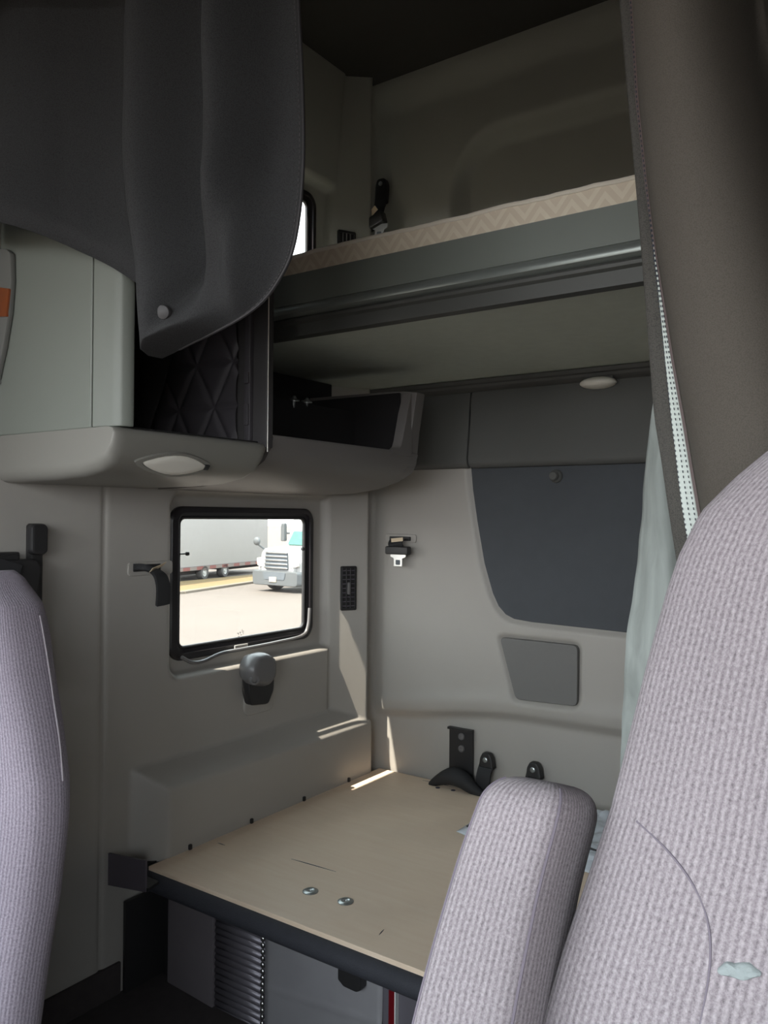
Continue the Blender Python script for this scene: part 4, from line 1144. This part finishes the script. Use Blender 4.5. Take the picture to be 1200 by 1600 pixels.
def arm_uv(R):
    cum = [0]
    for j in range(len(R[0])): cum.append(cum[-1] + (V(R[5][(j + 1) % len(R[0])]) - V(R[5][j])).length)
    acc = [0]
    for i in range(1, len(R)): acc.append(acc[-1] + (sum((V(p) for p in R[i]), V()) / len(R[i]) - sum((V(p) for p in R[i - 1]), V()) / len(R[i])).length + .0004)
    return lambda i, j: (cum[j], acc[i])
bm = B(); loft(bm, rings, uvs=arm_uv(rings)); ar = mesh('armrest', bm, M['seat_r'], t, 180)
for sgn in (-1, 1):
    bm = B(); pts = []
    for i, R in enumerate(rings[:-3]):
        j = 26 if sgn < 0 else 46
        c = sum((V(p) for p in R), V()) / len(R); p = V(R[j]); pts.append(p + (p - c).normalized() * .0004)
    tube(bm, pts, .0011, 6); mesh('seam', bm, M['seam'], ar)

# left (passenger) seat
lt = tabs([(0, 890), (40, 905), (70, 945), (85, 1020), (100, 1130), (106, 1220), (103, 1300), (92, 1400), (75, 1500), (62, 1600)], .58, .2, .8)
lt = [(.40, -.845), (.55, -.85)] + lt[:-1] + [(1.118, -1.075), (1.124, -1.088)]
XCL = -1.092
def lxe(z): return lerp_t(lt, z) - .024 * ramp(.86, 1.0, z) * ramp(1.125, 1.10, z)
def yl(z): return .562 + .2 * (z - .8)
def dl(z): return .055 * math.sqrt(max(.02, 1 - ramp(.98, 1.125, z) ** 3)) + .006
t = thing('passenger_seat', 'lavender-grey ribbed cloth seat back at the left in front of the wall', 'seat', (XCL, .6, .40))
zl_ = [(z, 0) for z in fr(.40, 1.03, .025) + fr(1.03, 1.11, .008) + fr(1.11, 1.1236, .0022)]
rings = seat_rings(XCL, lxe, yl, dl, 2.7, zl_, 1, 96)
bm = B(); loft(bm, rings, uvs=seat_uv(rings)); sb = mesh('backrest', bm, M['seat_l'], t, 180)
bm = B(); rbox(bm, (XCL - .24, .0, .42), (XCL + .24, .50, .55), .05, 4); mesh('seat_cushion', bm, M['seat_l'], t)
bm = B(); rbox(bm, (XCL - .20, .08, ZF), (XCL + .20, .46, .43), .02); mesh('pedestal', bm, M['black'], t)
LSEAT = (XCL, lxe, yl, dl, 2.7)
pts = [front_hit(u, v, *LSEAT) for u, v in ((63, 962), (70, 1000), (78, 1050), (86, 1105), (94, 1160), (99, 1220))]
pts = [p for p in pts if p]
bm = B(); tube(bm, [p + V((.0005, -.0008, 0)) for p in bez(pts, 6)], .0011, 6); mesh('piping', bm, M['piping'], sb)

# ------------------------------------------------------------------ outside
ZG = -1.28
bm = B(); grid(bm, fr(-160, 60, 10) + [60], fr(-60, 160, 10) + [160], lambda x, y: (x, y, ZG)); mesh('ground', bm, M['asphalt'], kind='structure')
def gnd(u, v): return at(u, v, 'z', ZG)
bm = B()
poly = [gnd(120, 938), gnd(285, 926), gnd(405, 908), gnd(520, 893), gnd(520, 889), gnd(405, 898.5), gnd(285, 910), gnd(120, 925)]
prism(bm, [(p.x, p.y) for p in poly], 'z', ZG - .05, ZG + .05, .02); mesh('verge', bm, M['verge'], kind='structure')
bm = B(); fe = [gnd(120, 939), gnd(285, 927.5), gnd(405, 909.5), gnd(520, 894)]
for a, b_ in zip(fe, fe[1:]):
    d = (b_ - a); d.z = 0; n_ = V((d.y, -d.x, 0)).normalized() * .12
    prism(bm, [(a.x - n_.x, a.y - n_.y), (b_.x - n_.x, b_.y - n_.y), (b_.x + n_.x, b_.y + n_.y), (a.x + n_.x, a.y + n_.y)], 'z', ZG - .05, ZG + .08, .02)
mesh('kerb', bm, M['kerb'], kind='structure')

# trailer
P1 = EYE + ray(285, 893) * 30.5; P2 = EYE + ray(415, 872) * 36.5
dt = (P2 - P1); dt.z = 0; dt.normalize(); nt = V((dt.y, -dt.x, 0))
if nt.dot(EYE - P1) < 0: nt = -nt
o0 = P1 - dt * 5; TL = (P2 - P1).length + 5.2
def txf():
    return Matrix(((dt.x, -nt.x, 0, o0.x), (dt.y, -nt.y, 0, o0.y), (0, 0, 1, ZG), (0, 0, 0, 1)))
tx = txf(); zf = P1.z - ZG
tr = thing('cargo_trailer', 'long white box trailer with red and white tape parked outside the window', 'trailer', tx @ V((TL / 2, 1.2, 0)))
bm = B(); rbox(bm, (0, 0, zf + .12), (TL, 2.4, zf + 2.9), .03); mesh('box_body', bm, M['box'], tr, xf=tx)
bm = B(); rbox(bm, (0, -.02, zf - .02), (TL, 2.42, zf + .14), .01); mesh('side_rail', bm, M['chassis'], tr, xf=tx)
bm = B(); rbox(bm, (0, -.03, zf - .0), (TL, -.015, zf + .13), 0); o = mesh('reflective_tape', bm, M['tape'], tr, xf=None)
o.data.transform(Matrix.Translation(V((0, 0, 0)))); o.matrix_parent_inverse = Matrix.Identity(4)
o.data.transform(Matrix.Translation(world_off(tr))); o.matrix_basis = Matrix.Translation(-world_off(tr)) @ tx
bm = B(); rbox(bm, (0, .25, .22), (7.2, 2.2, zf), .05); rbox(bm, (8.6, .3, .25), (TL, 2.2, zf), .05); rbox(bm, (6.8, .4, .5), (8.8, 2.0, zf), .05); mesh('underframe', bm, M['chassis'], tr, xf=tx)
def wheel(root, c, ax, r, w, xf=None):
    bm = B(); lathe(bm, [(r * .58, -w / 2), (r * .9, -w / 2), (r, -w * .36), (r, w * .36), (r * .9, w / 2), (r * .58, w / 2)], c, ax, 28); ty = mesh('wheel', bm, M['tyre'], root, xf=xf)
    bm = B(); lathe(bm, [(r * .60, w * .42), (r * .52, w * .46), (r * .48, w * .25), (r * .22, w * .28), (r * .18, w * .5), (0, w * .5)], c, ax, 20); mesh('hub', bm, M['hub'], ty, xf=xf)
wu = gnd(352, 907)
wl_ = (tx.inverted() @ wu).x
for dx in (0, 1.5): wheel(tr, (wl_ + dx, .10, .28), (0, -1, 0), .28, .26, tx)

# white tractor unit
YT = at(437, 885, 'y', 20).y; xc_ = at(433, 885, 'y', 20).x; tw = .98
tk = thing('white_truck', 'white semi truck with a chrome barred grille facing across the car park', 'truck', (xc_, 21.5, ZG))
TX = Matrix.Translation((xc_, 20, ZG))
bm = B()
def hood_ring(y, hw, z0, z1, r): return [(p[0], y, p[1]) for p in rrect(-hw, hw, z0, z1, r, 5)]
loft(bm, [hood_ring(0, tw * .72, .55, 1.38, .20), hood_ring(.12, tw * .80, .5, 1.43, .22), hood_ring(.6, tw * .86, .5, 1.46, .2), hood_ring(1.1, tw * .92, .5, 1.47, .16), hood_ring(1.5, tw * .94, .5, 1.47, .14)])
mesh('hood', bm, M['paint'], tk, 50, xf=TX)
for s in (-1, 1):
    bm = B(); loft(bm, [[(s * (tw * .82) + p[0], y, p[1]) for p in rrect(-k, k, .5, h, .1, 4)] for y, k, h in ((.10, .12, 1.05), (.3, .18, 1.20), (.9, .2, 1.28), (1.4, .18, 1.2))]); mesh('fender', bm, M['paint'], tk, 50, xf=TX)
bm = B(); prism(bm, rpoly([(-tw, .22), (tw, .22), (tw * 1.02, .70), (-tw * 1.02, .70)], .12, 5), 'y', -.14, .5, .04); mesh('bumper', bm, M['bumper'], tk, xf=TX)
bm = B(); prism(bm, rpoly([(-.44, .42), (.44, .42), (.50, .66), (-.50, .66)], .05, 4), 'y', -.155, -.10); mesh('lower_intake', bm, M['grille'], tk, xf=TX)
bm = B(); prism(bm, rpoly([(-.50, .74), (.50, .74), (.46, 1.34), (-.46, 1.34)], .08, 4), 'y', -.05, .1); gr = mesh('grille', bm, M['grille'], tk, xf=TX)
for i in range(5):
    z = .80 + i * .125; bm = B(); prism(bm, rpoly([(-.50 + i * .006, z - .022), (.50 - i * .006, z - .022), (.49 - i * .006, z + .026), (-.49 + i * .006, z + .026)], .015, 3), 'y', -.09, -.03, .008); mesh('grille_bar', bm, M['chrome'], gr, xf=TX)
for s in (-1, 1):
    bm = B(); prism(bm, rpoly([(s * .56, .80), (s * .88, .86), (s * .90, 1.10), (s * .72, 1.12), (s * .58, .95)][::s], .04, 4), 'y', -.02, .14, .01); mesh('headlight', bm, M['lens'], tk, xf=TX)
bm = B(); rbox(bm, (-.20, -.17, .34), (.10, -.14, .50), .01); mesh('number_plate', bm, M['label'], tk, xf=TX)
bm = B(); loft(bm, [hood_ring(1.45, .94, .6, 1.48, .1), hood_ring(1.55, .98, .6, 1.54, .1), hood_ring(2.1, .98, .6, 3.0, .12), hood_ring(4.6, 1.02, .6, 3.3, .12)]); mesh('cab_body', bm, M['paint'], tk, 40, xf=TX)
bm = B(); prism(bm, rpoly([(-.84, 0), (.84, 0), (.76, 1.0), (-.76, 1.0)], .1, 4), 'y', -.02, .03, .01, xf=Matrix.Translation((0, 1.44, 1.50)) @ Matrix.Rotation(-.56, 4, 'X')); mesh('windscreen', bm, M['screen'], tk, xf=TX)
for s in (-1, 1):
    bm = B(); rbox(bm, (s * 1.14 - .09, 1.5, 1.62), (s * 1.14 + .09, 1.66, 2.25), .04); tube(bm, [(s * .93, 1.8, 1.9), (s * 1.15, 1.6, 1.9)], .03, 8); mesh('door_mirror', bm, M['bumper'], tk, xf=TX)
    bm = B(); b = B(); bmesh.ops.create_uvsphere(b, u_segments=16, v_segments=10, radius=.14)
    for v_ in b.verts: v_.co = V((v_.co.x * 1.05 + s * 1.16, v_.co.y * .6 + .25, v_.co.z + 1.64))
    join(bm, b); tube(bm, bez([(s * .80, .75, 1.30), (s * 1.0, .5, 1.36), (s * 1.14, .28, 1.54)]), .03, 8); mesh('hood_mirror', bm, M['bumper'], tk, xf=TX)
    wheel(tk, (s * .80, .85, .46), (s, 0, 0), .46, .3, TX)
# pale trailer coupled behind the truck
bm = B(); rbox(bm, (xc_ - 1.25, 25.2, ZG + .95), (xc_ + 1.25, 38, ZG + 3.9), .04); tb = thing('cargo_trailer', 'second white trailer standing behind the white truck outside', 'trailer', (xc_, 31, ZG))
mesh('box_body', bm, M['box'], tb)
bm = B(); rbox(bm, (xc_ - 1.0, 25.4, ZG + .4), (xc_ + 1.0, 37.5, ZG + .95), .04); mesh('underframe', bm, M['chassis'], tb)
wheel(tb, (xc_ + .95, 35.5, ZG + .48), (1, 0, 0), .48, .3); wheel(tb, (xc_ - .95, 35.5, ZG + .48), (-1, 0, 0), .48, .3)

# ------------------------------------------------------------------ light
w = bpy.data.worlds.new('sky'); SC.world = w; w.use_nodes = True
t = w.node_tree; bg = t.nodes['Background']
co = nd(t, 'ShaderNodeTexCoord'); sp = nd(t, 'ShaderNodeSeparateXYZ'); t.links.new(co.outputs['Generated'], sp.inputs[0])
cr = nd(t, 'ShaderNodeValToRGB')
cr.color_ramp.elements[0].position = .0; cr.color_ramp.elements[0].color = (.96, .98, 1.0, 1)
cr.color_ramp.elements[1].position = .6; cr.color_ramp.elements[1].color = (.78, .93, 1.0, 1)
t.links.new(sp.outputs[2], cr.inputs[0]); t.links.new(cr.outputs[0], bg.inputs[0])
bg.inputs[1].default_value = 3.0

sd = V((.20, .66, -1)).normalized()
sl = bpy.data.lights.new('sun', 'SUN'); so = bpy.data.objects.new('sun', sl); COL.objects.link(so)
sl.energy = 7.5; sl.angle = .012; sl.color = (1, .93, .82)
so.rotation_euler = sd.to_track_quat('-Z', 'Y').to_euler(); so.location = (0, -3, 6)

def portal(name, loc, look, sx, sy):
    l = bpy.data.lights.new(name, 'AREA'); l.shape = 'RECTANGLE'; l.size = sx; l.size_y = sy
    l.cycles.is_portal = True
    o = bpy.data.objects.new(name, l); COL.objects.link(o); o.location = loc
    o.rotation_euler = V(look).to_track_quat('-Z', 'Z').to_euler()
portal('windscreen_daylight', (-.27, YF, 1.41), (0, 1, 0), 2.05, .98)
portal('left_door_daylight', (XL, -.45, 1.31), (1, 0, 0), 1.4, .62)
portal('right_door_daylight', (XR, -.775, 1.31), (-1, 0, 0), .85, .62)

# ------------------------------------------------------------------ view
SC.view_settings.view_transform = 'Standard'
SC.view_settings.look = 'None'
SC.view_settings.gamma = 1
SC.view_settings.use_curve_mapping = False
SC.view_settings.exposure = 1.45
SC.cycles.max_bounces = 10
SC.cycles.diffuse_bounces = 8
SC.cycles.transparent_max_bounces = 12
SC.cycles.caustics_reflective = False
SC.cycles.use_denoising = True
